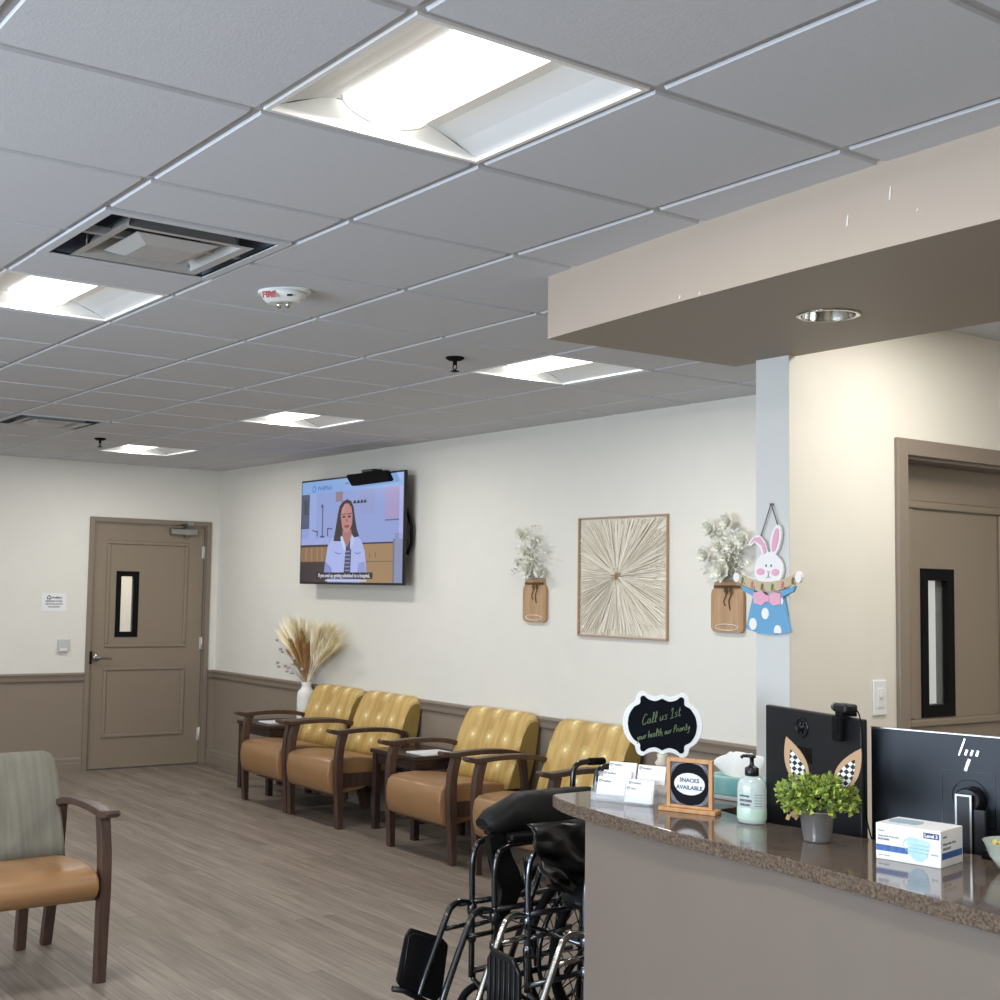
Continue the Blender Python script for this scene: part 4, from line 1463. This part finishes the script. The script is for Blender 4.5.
bm = bmesh.new()
cf = [(-1.362, 1.545), (-1.355, 1.528), (-1.325, 1.512), (-1.27, 1.487), (-1.19, 1.463), (-1.07, 1.445), (-.938, 1.426), (-.713, 1.402), (-.36, 1.392), (-.034, 1.355), (.313, 1.312), (.9, 1.245), (1.6, 1.17)]
slab(bm, cf + [(1.6, 2.0), (.3, 1.93), (-.068, 1.875), (-.377, 1.808), (-.70, 1.75), (-.90, 1.80), (-.92, 2.31), (-1.362, 2.31)], .91, .95, bev=.003)
obj('slab', bm, GRANITE, ct, world=True)
CT = .9501


# monitors --------------------------------------------------------------------
def hp_lines(bm, cx, cz, k, y, thick=.0015):
    """the mark on the monitor back: four slanted strokes"""
    for x0, z0, x1, z1, w_ in ((-.030, -.006, -.012, .045, .0024), (-.012, -.004, -.006, .013, .0034), (.004, -.004, .010, .013, .0034), (.020, -.004, .026, .013, .0034), (-.012, -.050, .000, -.014, .0045)):
        d = Vector((x1 - x0, z1 - z0)).normalized(); nn = Vector((-d.y, d.x)) * w_
        plate(bm, [(cx + k * (x0 + nn.x), cz + k * (z0 + nn.y)), (cx + k * (x0 - nn.x), cz + k * (z0 - nn.y)), (cx + k * (x1 - nn.x), cz + k * (z1 - nn.y)), (cx + k * (x1 + nn.x), cz + k * (z1 + nn.y))], y - thick, y + .0005)


MONB = mat('monitor_black', (17, 19, 24), .42)
MONG = mat('monitor_slate', (30, 36, 46), .45, metal=.2)
MARK = mat('dark_mark', (4, 4, 5), .2)
m1 = thing('monitor', 'black computer monitor with a webcam on top, behind the potted plant', 'monitor', (-.658, 1.937, .75), radians(-16.5))
bm = bmesh.new(); box(bm, -.236, .236, 0, .022, .125, .515, bev=.004)
obj('housing', bm, MONB, m1)
bm = bmesh.new(); box(bm, -.226, .226, .0215, .0235, .14, .505)
obj('screen', bm, mat('screen_dark', (20, 24, 30), .15), m1)
bm = bmesh.new()
tube(bm, [(-.042 + .029 * cos(2 * pi * k / 28), -.0005, .463 + .029 * sin(2 * pi * k / 28)) for k in range(28)], .003, 6, closed=True)
for x0, z0, x1, z1 in ((-.058, .448, -.046, .482), (-.05, .452, -.044, .468), (-.042, .444, -.030, .478), (-.04, .478, -.03, .474)):
    tube(bm, [(x0, -.001, z0), (x1, -.001, z1)], .0028, 5)
obj('emblem', bm, MARK, m1)
bm = bmesh.new(); box(bm, -.09, .005, -.0012, .0005, .36, .405); tube(bm, [(-.012, -.001, .385), (-.012, -.003, .385)], .005, 8)
obj('label_recess', bm, MARK, m1)
bm = bmesh.new(); box(bm, -.05, .05, -.035, -.012, .012, .30, bev=.004); box(bm, -.11, .11, -.08, .10, .001, .012, bev=.004)
obj('stand', bm, MONB, m1)
wcam = thing('webcam', 'black webcam clipped to the top of the left monitor', 'webcam', (-.65 + .150 * cos(radians(-16.5)), 1.935 + .150 * sin(radians(-16.5)), 1.266), radians(-16.5))
bm = bmesh.new(); box(bm, -.022, .040, -.024, .02, .012, .038, bev=.007)
obj('body', bm, BLACK, wcam)
bm = bmesh.new(); tube(bm, [(-.040, -.002, .025), (-.020, -.002, .025)], .013, 14)
obj('lens_barrel', bm, STEEL, wcam)
bm = bmesh.new(); box(bm, -.012, .022, -.022, .03, .001, .014, bev=.003); box(bm, -.02, .022, -.030, -.012, -.07, .002, bev=.006); box(bm, -.006, .016, -.034, -.028, -.045, .0, bev=.003)
obj('clip', bm, BLACKM, wcam)
bm = bmesh.new(); tube(bm, smooth_path([(.044, .0, .03), (.075, -.004, .012), (.095, -.01, -.05), (.10, -.008, -.15), (.092, 0, -.24), (.07, .03, -.31), (.07, .06, -.40)], 5), .0022, 6)
obj('cable', bm, BLACKM, wcam)

m2 = thing('monitor', 'dark slate computer monitor with a silver mark on its back, right edge', 'monitor', (-.164 - .035 * cos(radians(14.66)), 2.026 - .035 * sin(radians(14.66)), .75), radians(14.66))
bm = bmesh.new(); box(bm, -.268, .268, 0, .018, .14, .487, bev=.003)
obj('housing', bm, MONG, m2)
bm = bmesh.new(); box(bm, -.268, .268, -.0008, .0188, .487, .4905)
obj('top_edge', bm, STEEL, m2)
bm = bmesh.new(); box(bm, -.26, .26, .0175, .0195, .15, .48)
obj('screen', bm, mat('screen_dark_b', (20, 24, 30), .15), m2)
bm = bmesh.new()
for q in ((-.071, .071, .389, .391), (-.071, .071, .243, .245), (-.071, -.069, .245, .389), (.069, .071, .245, .389)):
    box(bm, q[0], q[1], -.0012, .0005, q[2], q[3])
tube(bm, [(.004 + .046 * cos(2 * pi * k / 36), -.001, .322 + .046 * sin(2 * pi * k / 36)) for k in range(36)], .0012, 5, closed=True)
obj('mount_seam', bm, MARK, m2)
bm = bmesh.new(); hp_lines(bm, .004, .437, .92, -.0005)
obj('emblem', bm, CHROME, m2)
bm = bmesh.new()
box(bm, -.010, .030, -.075, -.045, .004, .335, bev=.002)
m4 = Matrix.Translation((.012, 0, .318)) @ Matrix.Rotation(pi / 2, 4, 'X')
b2 = bmesh.new(); lathe(b2, [(.034, 0), (.034, .05), (.03, .056)], 24); bmesh.ops.transform(b2, matrix=m4, verts=b2.verts)
me_ = bpy.data.meshes.new('tmp'); b2.to_mesh(me_); b2.free(); bm.from_mesh(me_); bpy.data.meshes.remove(me_)
box(bm, .030, .065, -.068, -.05, .004, .30, bev=.004); box(bm, -.10, .12, -.12, .12, .001, .012, bev=.004)
stn = obj('stand', bm, MONB, m2)
bm = bmesh.new()
for q in ((-.0115, -.0065, .05, .337), (.0265, .0315, .05, .337), (-.0065, .0265, .332, .337)):
    box(bm, q[0], q[1], -.0768, -.074, q[2], q[3])
obj('stand_edge', bm, STEEL, stn)

# business cards in their clear holder ---------------------------------------------
hold = thing('card_holder', 'clear acrylic card holder on the counter end', 'holder', (-1.13, 1.615, CT), radians(26.6))
ACR = mat('clear_acrylic', (236, 240, 244), .08, alpha=.22, spec=.6)
bm = bmesh.new()
box(bm, -.097, .10, -.012, .085, 0, .004)
box(bm, -.097, .10, -.012, -.009, .004, .028); box(bm, -.097, .10, .022, .025, .004, .055); box(bm, -.097, .125, .058, .061, .004, .085)
for x in (-.097, .099):
    box(bm, x, x + .003, -.009, .061, .004, .045)
obj('tiers', bm, ACR, hold)


def cards(label, x0, x1, z0, z1, y, lean, rows):
    c = thing('business_cards', label, 'cards', hold.location, hold.rotation_euler.z, 'white business cards in the clear holder')
    c.location = hold.location
    c.matrix_basis = hold.matrix_basis
    bm = bmesh.new()
    A = [(x0, y, z0), (x1, y, z0), (x1, y + lean, z1), (x0, y + lean, z1)]
    fr = [bm.verts.new(p) for p in A]; bk = [bm.verts.new((p[0], p[1] + .009, p[2])) for p in A]
    bm.faces.new(fr); bm.faces.new(bk[::-1])
    for i in range(4):
        bm.faces.new((fr[i], bk[i], bk[(i + 1) % 4], fr[(i + 1) % 4]))
    bmesh.ops.recalc_face_normals(bm, faces=bm.faces)
    obj('stack', bm, PAPER, c)
    bm = bmesh.new()
    for k, (tx, tz, s_) in enumerate(rows):
        yy = y + lean * (tz - z0) / (z1 - z0) - .0012
        text_bm(bm, s_, .0075, tx, tz, yy, 'LEFT')
        tube(bm, [(tx - .007 + .004 * cos(2 * pi * q / 10), yy, tz + .003 + .004 * sin(2 * pi * q / 10)) for q in range(9)], .0011, 5)
    obj('lettering', bm, INKG, c)


cards('white business cards in the back left slot of the clear holder', -.060, .030, .066, .118, .044, .018, [(-.045, .107, 'WellMed')])
cards('white business cards in the middle left slot of the clear holder', -.072, .020, .045, .092, .026, .014, [(-.058, .082, 'WellMed')])
cards('white business cards in the front left slot of the clear holder', -.080, .012, .022, .075, -.006, .018, [(-.064, .060, 'WellMed')])
cards('white business cards in the back right slot of the clear holder', .036, .126, .060, .115, .044, .018, [(.052, .103, 'WellMed')])
cards('white business cards in the front right slot of the clear holder', .012, .104, .006, .075, -.006, .020, [(.034, .062, 'WellMed'), (.030, .045, 'Clinic')])

# chalkboard sign on a turned pedestal ----------------------------------------------
sg = thing('chalkboard_sign', 'scalloped chalkboard sign with a white rim on a turned stand', 'sign', (-1.198, 1.866, CT), radians(38))


def scallop(h):
    p = [(q.x, q.y) for q in smooth_path([(x, z, 0) for x, z in h], 4)]
    full = p + [(x, -z) for x, z in p[-2::-1]]
    return full + [(-x, z) for x, z in full[-2:0:-1]]


RIM = [(0, .099), (.022, .091), (.045, .096), (.064, .107), (.080, .100), (.087, .086), (.090, .074), (.110, .058), (.126, .030), (.131, 0)]
BRD = [(0, .085), (.022, .076), (.045, .081), (.060, .092), (.071, .086), (.073, .066), (.092, .054), (.108, .028), (.113, 0)]
ZC = .228
bm = bmesh.new(); plate(bm, [(x, ZC + z) for x, z in scallop(RIM)], -.007, .005, bev=.002)
obj('rim', bm, WHITE, sg)
bm = bmesh.new(); plate(bm, [(x, ZC + z) for x, z in scallop(BRD)], -.0085, -.0065)
obj('board', bm, mat('chalkboard_black', (10, 12, 20), .9, spec=.15), sg)
bm = bmesh.new()
lathe(bm, [(.036, 0), (.036, .012), (.03, .022), (.018, .035), (.014, .045), (.024, .058), (.022, .072), (.013, .08), (.02, .092), (.024, .102), (.015, .115), (.018, .13)], 20)
obj('pedestal', bm, mat('whitewashed_wood', (216, 208, 192), .6), sg)
bm = bmesh.new()
GL = {'C': [[(5, 8), (3, 9.5), (1, 7), (.3, 3.5), (1.6, .6), (4, .8), (5.2, 2)]], 'a': [[(4, 4), (2, 4.6), (.6, 2.4), (1.8, .4), (3.6, 1.6), (4, 4), (4, 1), (5, .4)]],
      'l': [[(0, 1), (2, 5), (2, 9), (1, 9), (.8, 4), (1.2, .4), (2.6, .6)]], 'u': [[(.4, 4.2), (.4, 1.4), (1.6, .4), (3.4, 1.8), (3.6, 4.2), (3.6, 1), (4.6, .4)]],
      's': [[(3.4, 4), (1.6, 4.6), (1, 3.4), (3, 2), (2.6, .6), (.4, .6)]], '1': [[(.6, 6.6), (2.4, 9), (2.4, .4)], [(.4, .2), (4.4, .2)]],
      't': [[(1.6, 8), (1.4, 1.2), (2.4, .4), (3.4, 1)], [(.2, 5.2), (3.2, 5.4)]], 'y': [[(.4, 4.2), (.8, 1.6), (2.2, 1.4), (3.4, 4.2), (3, -1.4), (1.6, -3.6), (.4, -2.4)]],
      'o': [[(2.2, 4.4), (.6, 3), (1, .8), (2.8, .6), (3.4, 2.8), (2.2, 4.4)]], 'r': [[(.4, 4.2), (.8, .6), (1, 3), (2.2, 4.4), (3.2, 4)]],
      'h': [[(.6, 9), (.6, .4), (1, 3.4), (2.4, 4.4), (3.4, 3.4), (3.4, .6)]], 'e': [[(.6, 2.4), (3.2, 2.8), (2.4, 4.4), (.8, 3.4), (.8, 1), (2.2, .4), (3.6, 1.2)]],
      'P': [[(.8, 0), (1, 9)], [(1, 9), (4, 8.6), (4.4, 6), (1, 4.8)]], 'i': [[(.8, 4.2), (.8, .6), (1.6, .6)], [(.8, 6), (.9, 6.2)]], ',': [[(.8, .6), (.4, -1.2)]]}


def script_line(s_, x, z, h, slope, k=1.0):
    u = h / 9
    for ch in s_:
        if ch == ' ':
            x += 3 * u * k; continue
        wmax = 0
        for st in GL[ch]:
            pts = [(x + (a + .18 * b) * u * k, -.0092, z + b * u + (x + a * u) * slope) for a, b in st]
            tube(bm, smooth_path(pts, 3), .0009, 5)
            wmax = max(wmax, max(a for a, b in st))
        x += (wmax + .7) * u * k


script_line('Call us 1st', -.066, ZC + .012, .034, .30, .72)
script_line('your health, our Priority', -.082, ZC - .036, .025, .26, .64)
obj('lettering', bm, mat('green_chalk', (126, 146, 104), .8), sg)

# framed snack notice ------------------------------------------------------------------
fr = thing('framed_notice', 'small wooden framed notice with a white oval on the counter', 'sign', (-.906, 1.686, CT), radians(23.7))
PALEW = mat('honey_wood', (206, 156, 104), .5, rgb2=(188, 136, 86), scale=12, stretch=(6, 1, 1))
bm = bmesh.new()
for q in ((-.072, -.06, .012, .160), (.06, .072, .012, .160), (-.06, .06, .148, .160), (-.06, .06, .012, .020)):
    box(bm, q[0], q[1], -.008, .008, q[2], q[3], bev=.001)
obj('frame', bm, PALEW, fr)
bm = bmesh.new(); box(bm, -.092, .088, -.028, .032, 0, .012, bev=.002)
obj('base', bm, PALEW, fr)
bm = bmesh.new(); box(bm, -.06, .06, -.004, .004, .02, .148)
sh = obj('sheet', bm, mat('notice_black', (20, 21, 28), .8, spec=.15), fr)
bm = bmesh.new()
for sx in (-1, 1):
    for sz in (-1, 1):
        for k in range(7):
            a = (sx * .058, .084 + sz * (.062 - .006 * k)); b = (sx * (.012 + .004 * k), .084 + sz * .062)
            tube(bm, [(a[0], -.0046, a[1]), (b[0], -.0046, b[1])], .0007, 4)
            tube(bm, [(sx * (.058 - .005 * k), -.0046, .084 + sz * .062), (sx * .058, -.0046, .084 + sz * (.02 + .005 * k))], .0006, 4)
obj('line_pattern', bm, mat('silver_line', (150, 152, 158), .5), sh)
bm = bmesh.new(); plate(bm, ell(0, .084, .048, .033, 36), -.0062, -.004)
obj('oval', bm, PAPER, sh)
bm = bmesh.new()
text_bm(bm, 'SNACKS', .0165, 0, .090, -.0066, bold=.0004); text_bm(bm, 'AVAILABLE', .0165, 0, .068, -.0066, bold=.0004, width=.083)
obj('lettering', bm, mat('slate_ink', (70, 88, 112), .6), sh)

# tissue box ---------------------------------------------------------------------------
tb = thing('tissue_box', 'teal tissue box with a pulled-up white tissue', 'tissue box', (-1.012, 2.02, CT), radians(10))
bm = bmesh.new(); box(bm, -.106, .116, -.055, .06, .014, .072, bev=.004)
obj('box', bm, mat('teal_print', (96, 160, 164), .5, rgb2=(150, 196, 192), scale=9), tb)
bm = bmesh.new(); box(bm, -.110, .120, -.06, .065, 0, .014, bev=.003)
obj('base_tray', bm, mat('pale_tray', (186, 190, 186), .5), tb)
bm = bmesh.new()
rr = random.Random(2)
NU, NV = 22, 8
g = []
for i in range(NU + 1):
    row = []
    for k in range(NV + 1):
        u, q = i / NU, k / NV
        a = 2 * pi * u
        x = .015 + (.060 + .05 * q) * cos(a) * (1 - .25 * q * (cos(a) > 0))
        y = (.022 + .006 * sin(3 * a)) * sin(a) * (1 - .75 * q)
        z = .070 + (.080 - .045 * max(0, -cos(a)) ** 2 - .012 * max(0, cos(a)) + .006 * sin(7 * a)) * q ** .9
        row.append(bm.verts.new((x, y, z)))
    g.append(row)
for i in range(NU):
    for k in range(NV):
        f = bm.faces.new((g[i][k], g[(i + 1)][k], g[i + 1][k + 1], g[i][k + 1])); f.smooth = True
bm.faces.new([r[-1] for r in g[:-1]])
obj('tissue', bm, mat('tissue_white', (240, 238, 232), .8), tb)

# soap pump --------------------------------------------------------------------------------
sp = thing('soap_bottle', 'clear green hand soap bottle with a black pump', 'bottle', (-.686, 1.708, CT), radians(28))
k = .70
bm = bmesh.new()
lathe(bm, [(.034, 0), (.040, .005), (.042, .02), (.042, .10), (.040, .115), (.030, .13), (.018, .136), (.016, .142)], 28)
for vtx in bm.verts:
    vtx.co.y *= k
SOAPM = mat('frosted_green_bottle', (234, 242, 239), .15, rgb2=(224, 238, 232), scale=4)
NT(SOAPM)[1].inputs['Transmission Weight'].default_value = .35
obj('bottle', bm, SOAPM, sp)
bm = bmesh.new()
lathe(bm, [(.0425, .012), (.0428, .013), (.0428, .044), (.0425, .045)], 28, caps=False)
for vtx in bm.verts:
    vtx.co.y *= k * 1.005
obj('liquid_band', bm, mat('green_liquid', (192, 217, 198), .2), sp)
bm = bmesh.new()
for s_, w_, zz, tx in (('softsoap', .03, .078, -.016), ('MOISTURIZING', .036, .064, -.012), ('HAND SOAP', .03, .052, -.014)):
    text_bm(bm, s_, .009, tx, zz, -.0305, width=w_, bold=.0003)
for q in range(5):
    box(bm, .014, .034, -.0285 + .0, -.0265, .084 - q * .008, .0855 - q * .008)
for vtx in bm.verts:
    vtx.co.y = -math.sqrt(max(.0434 ** 2 - vtx.co.x ** 2, 0)) * k - (.0004 if vtx.co.y < -.0295 else .0002)
obj('label_print', bm, mat('label_ink', (88, 104, 116), .5), sp)
bm = bmesh.new()
lathe(bm, [(.018, .136), (.020, .138), (.020, .158), (.012, .162), (.008, .166), (.006, .170), (.006, .186), (.012, .188), (.012, .196)], 20)
tube(bm, [(.006, 0, .192), (-.024, -.004, .192), (-.03, -.005, .186)], .005, 8)
obj('pump', bm, BLACK, sp)

# potted plant -------------------------------------------------------------------------------
pp = thing('potted_plant', 'small bushy green plant in a galvanised bucket on the counter', 'plant', (-.412, 1.65, CT), 0)
bm = bmesh.new()
lathe(bm, [(.032, 0), (.034, .001), (.036, .004), (.046, .078), (.049, .08), (.049, .084), (.045, .084), (.042, .06)], 28)
obj('bucket', bm, mat('galvanised_metal', (206, 208, 210), .24, metal=.8, noise=.15, scale=40), pp)
LEAFS = mat('bright_green_leaf', (186, 202, 88), .5, rgb2=(84, 112, 60), island=True)
rr = random.Random(11)
bm = bmesh.new()
for k in range(520):
    while True:
        d = Vector((rr.gauss(0, 1), rr.gauss(0, 1), rr.gauss(.15, .8)))
        if d.length > .2:
            break
    d.normalize()
    if d.z < -.45:
        d.z *= -.6
    R_ = rr.uniform(.55, 1.0)
    c = Vector((0, 0, .112)) + Vector((d.x * .106, d.y * .098, d.z * .066 + .002)) * R_
    for q in range(3):
        ax = (d + Vector((rr.uniform(-.9, .9), rr.uniform(-.9, .9), rr.uniform(-.5, .9)))).normalized()
        sd = ax.cross(Vector((rr.uniform(-1, 1), rr.uniform(-1, 1), rr.uniform(-1, 1)))).normalized()
        L_ = rr.uniform(.014, .022); w_ = L_ * .38
        nn = ax.cross(sd) * L_ * .12
        vs = [bm.verts.new(p) for p in (c, c + ax * L_ * .45 + sd * w_, c + ax * L_, c + ax * L_ * .45 - sd * w_)]
        vm = bm.verts.new(c + ax * L_ * .5 + nn)
        for e in range(4):
            bm.faces.new((vm, vs[e], vs[(e + 1) % 4]))
obj('foliage', bm, LEAFS, pp)
bm = bmesh.new()
for k in range(26):
    a = rr.uniform(0, 2 * pi); e = Vector((cos(a) * rr.uniform(.03, .1), sin(a) * rr.uniform(.03, .09), rr.uniform(.09, .16)))
    tube(bm, [(0, 0, .06), (e.x * .4, e.y * .4, .085), tuple(e)], .0012, 4)
obj('stems', bm, mat('stem_green', (88, 96, 48), .6), pp)
bm = bmesh.new()
for q in range(14):
    c = Vector((-.036 + rr.uniform(-.014, .03), -.04 + rr.uniform(-.012, .008), .078 + rr.uniform(-.014, .012)))
    ax = Vector((rr.uniform(-1, .4), rr.uniform(-1, .2), rr.uniform(-1, .3))).normalized(); sd = ax.cross(Vector((0, -1, .3))).normalized()
    L_ = rr.uniform(.014, .024)
    vs = [bm.verts.new(p) for p in (c, c + ax * L_ * .5 + sd * L_ * .4, c + ax * L_, c + ax * L_ * .5 - sd * L_ * .4)]
    bm.faces.new(vs)
obj('tan_leaves', bm, mat('tan_leaf', (176, 148, 104), .7), pp)

CHK = mat('black_white_check', (240, 240, 238), .6)
nt, b = NT(CHK)
tc = nt.nodes.new('ShaderNodeTexCoord'); mp = nt.nodes.new('ShaderNodeMapping'); ck = nt.nodes.new('ShaderNodeTexChecker')
mp.inputs['Rotation'].default_value = (0, radians(40), 0); mp.inputs['Location'].default_value = (.003, .5, .002)
ck.inputs['Scale'].default_value = 92
ck.inputs['Color1'].default_value = (.86, .86, .85, 1); ck.inputs['Color2'].default_value = (.008, .008, .008, 1)
nt.links.new(tc.outputs['Object'], mp.inputs[0]); nt.links.new(mp.outputs[0], ck.inputs['Vector']); nt.links.new(ck.outputs['Color'], b.inputs['Base Color'])
EARB = mat('tan_burlap', (190, 156, 122), .8)


def ear(label, base, tip, w_):
    """flat leaf-shaped ear pick; base and tip are (x, z) offsets in the pick's own plane"""
    t = thing('rabbit_ear_pick', label, 'ornament', (-.412, 1.665, CT), radians(24), 'checked rabbit ear picks in the plant')
    d = Vector((tip[0] - base[0], tip[1] - base[1])); L_ = d.length; d.normalize(); nrm = Vector((-d.y, d.x))
    b_ = Vector(base)

    def leaf(a, e, ww, n=10):
        L2 = [(b_ + d * (L_ * (a + (e - a) * i / n)) + nrm * ww * sin(pi * (i / n) ** .85) ** .9) for i in range(n + 1)]
        R2 = [(b_ + d * (L_ * (a + (e - a) * i / n)) - nrm * ww * sin(pi * (i / n) ** .85) ** .9) for i in range(n - 1, 0, -1)]
        return [(p.x, p.y) for p in L2 + R2]
    bm = bmesh.new(); plate(bm, leaf(0, 1, w_), -.004, .001)
    e = obj('ear', bm, EARB, t)
    bm = bmesh.new(); plate(bm, leaf(.06, .76, w_ * .66), -.0052, -.0038)
    obj('checked_centre', bm, CHK, e)
    bm = bmesh.new(); tube(bm, [(b_.x, 0, b_.y + .01), (b_.x * .6, 0, .06)], .002, 5)
    obj('stick', bm, EARB, t)


ear('checked rabbit ear pick on the left of the potted plant', (-.040, .135), (-.092, .272), .029)
ear('checked rabbit ear pick on the right of the potted plant', (.040, .130), (.108, .256), .029)

# face mask box -----------------------------------------------------------------------------
mb = thing('mask_box', 'white and blue box of disposable face masks on the counter', 'box', (-.11, 1.613, CT), radians(10.1))
MD = .130
bm = bmesh.new(); box(bm, -.083, .083, 0, MD, 0, .090, bev=.0015)
obj('carton', bm, mat('carton_white', (238, 238, 238), .4), mb)
BLUE = mat('print_blue', (62, 112, 176), .4, rgb2=(36, 74, 140), scale=90)
NAVY = mat('print_navy', (40, 62, 120), .4)
LBLUE = mat('print_pale_blue', (164, 206, 224), .4, rgb2=(190, 222, 234), scale=30)
bm = bmesh.new()
box(bm, -.0825, .0, -.0008, .001, .022, .037); box(bm, .083 - .001, .0838, .006, MD - .006, .020, .036)
obj('blue_band', bm, BLUE, mb)
bm = bmesh.new()
box(bm, .040, .079, -.0008, .001, .068, .082)
obj('level_tag', bm, NAVY, mb)
bm = bmesh.new()
plate(bm, [(-.004, .060), (.004, .066), (.05, .062), (.056, .056), (.05, .022), (.036, .010), (.018, .010), (.004, .022)], -.0012, .001)
for q in range(3):
    tube(bm, [(.0, -.0016, .05 - q * .009), (.052, -.0016, .048 - q * .009)], .0006, 4)
tube(bm, smooth_path([(-.004, -.001, .06), (-.012, -.001, .045), (.004, -.001, .024)]), .0008, 4)
obj('mask_picture', bm, LBLUE, mb)
bm = bmesh.new(); text_bm(bm, 'Level 3', .0115, .0595, .0712, -.0012, bold=.0004)
obj('level_lettering', bm, PAPER, mb)
bm = bmesh.new()
text_bm(bm, 'Medical', .0055, -.077, .070, -.0004, 'LEFT'); text_bm(bm, 'Disposable Protective', .0065, -.077, .057, -.0004, 'LEFT', width=.055); text_bm(bm, 'FACE MASK', .0065, -.077, .049, -.0004, 'LEFT', bold=.0003, width=.03)
text_bm(bm, '50 PCS', .006, .068, .028, -.0004); text_bm(bm, 'ASTM', .004, -.070, .010, -.0004); text_bm(bm, 'TYPE IIR', .004, -.055, .010, -.0004)
n0 = len(bm.verts)
text_bm(bm, 'Disposable Mask', .008, 0, 0, 0, 'LEFT', width=.075); text_bm(bm, 'EAR LOOP', .008, 0, -.012, 0, 'LEFT', bold=.0003, width=.045); text_bm(bm, 'Medical', .007, 0, .017, 0, 'LEFT')
bm.verts.ensure_lookup_table()
for vtx in bm.verts[n0:]:
    x, y, z = vtx.co
    vtx.co = (.0834 - y, .012 + x, .054 + z)
obj('lettering', bm, INKG, mb)
bm = bmesh.new(); plate(bm, [(-.045, -.03), (.02, -.03), (.03, .0), (.02, .03), (-.045, .03), (-.055, 0)], 0, .001)
bmesh.ops.transform(bm, matrix=Matrix.Translation((-.02, MD / 2, .0905)) @ Matrix.Rotation(pi / 2, 4, 'X'), verts=bm.verts)
obj('opening', bm, mat('opening_blue', (150, 176, 196), .5), mb)

# candy bowl at the frame edge ---------------------------------------------------------------
cbw = thing('candy_bowl', 'clear bowl of wrapped sweets cut off by the right edge', 'bowl', (.098, 1.765, CT))
bm = bmesh.new()
lathe(bm, [(.035, 0), (.05, .006), (.072, .035), (.085, .07), (.088, .072), (.084, .072), (.069, .036), (.046, .009)], 32, caps=True)
obj('bowl', bm, mat('frosted_glass', (214, 224, 214), .12, alpha=.45), cbw)
rr = random.Random(4)
cm = [mat('sweet_green', (140, 176, 76), .4), mat('sweet_pink', (206, 128, 110), .4), mat('sweet_white', (226, 224, 216), .4), mat('sweet_yellow', (214, 186, 88), .4)]
for k in range(26):
    a = rr.uniform(0, 2 * pi); q = rr.random() ** .5
    lvl = k // 9
    rad = (.024 + .012 * lvl) * q + .008
    bm = bmesh.new(); sphere(bm, (0, 0, 0), .011, 1.3, 1, .8, 10, 6)
    for s_ in (-1, 1):
        tube(bm, [(s_ * .012, 0, 0), (s_ * .021, 0, 0)], [.002, .007], 6)
    o = obj('wrapped_sweet', bm, cm[(0 if lvl < 2 else 1 + k % 3) if k % 4 else 2])
    o.location = (cbw.location[0] + rad * cos(a), cbw.location[1] + rad * sin(a), CT + .020 + .019 * lvl)
    o.rotation_euler = (rr.uniform(-.5, .5), rr.uniform(-.5, .5), rr.uniform(0, 3))
    tag(o, 'small wrapped sweet in the clear bowl', 'sweet', 'wrapped sweets in the bowl')
tag(obj('power_adapter', (lambda b: (box(b, -.055, -.02, 1.84, 1.868, CT, CT + .022, bev=.004), tube(b, smooth_path([(-.02, 1.853, CT + .008), (.02, 1.86, CT + .004), (.06, 1.9, CT + .004), (.09, 1.93, .93), (.09, 2.0, .80)]), .003, 6), b)[2])(bmesh.new()), BLACKM),
    'black plug adapter with a cable by the monitor stand', 'adapter')
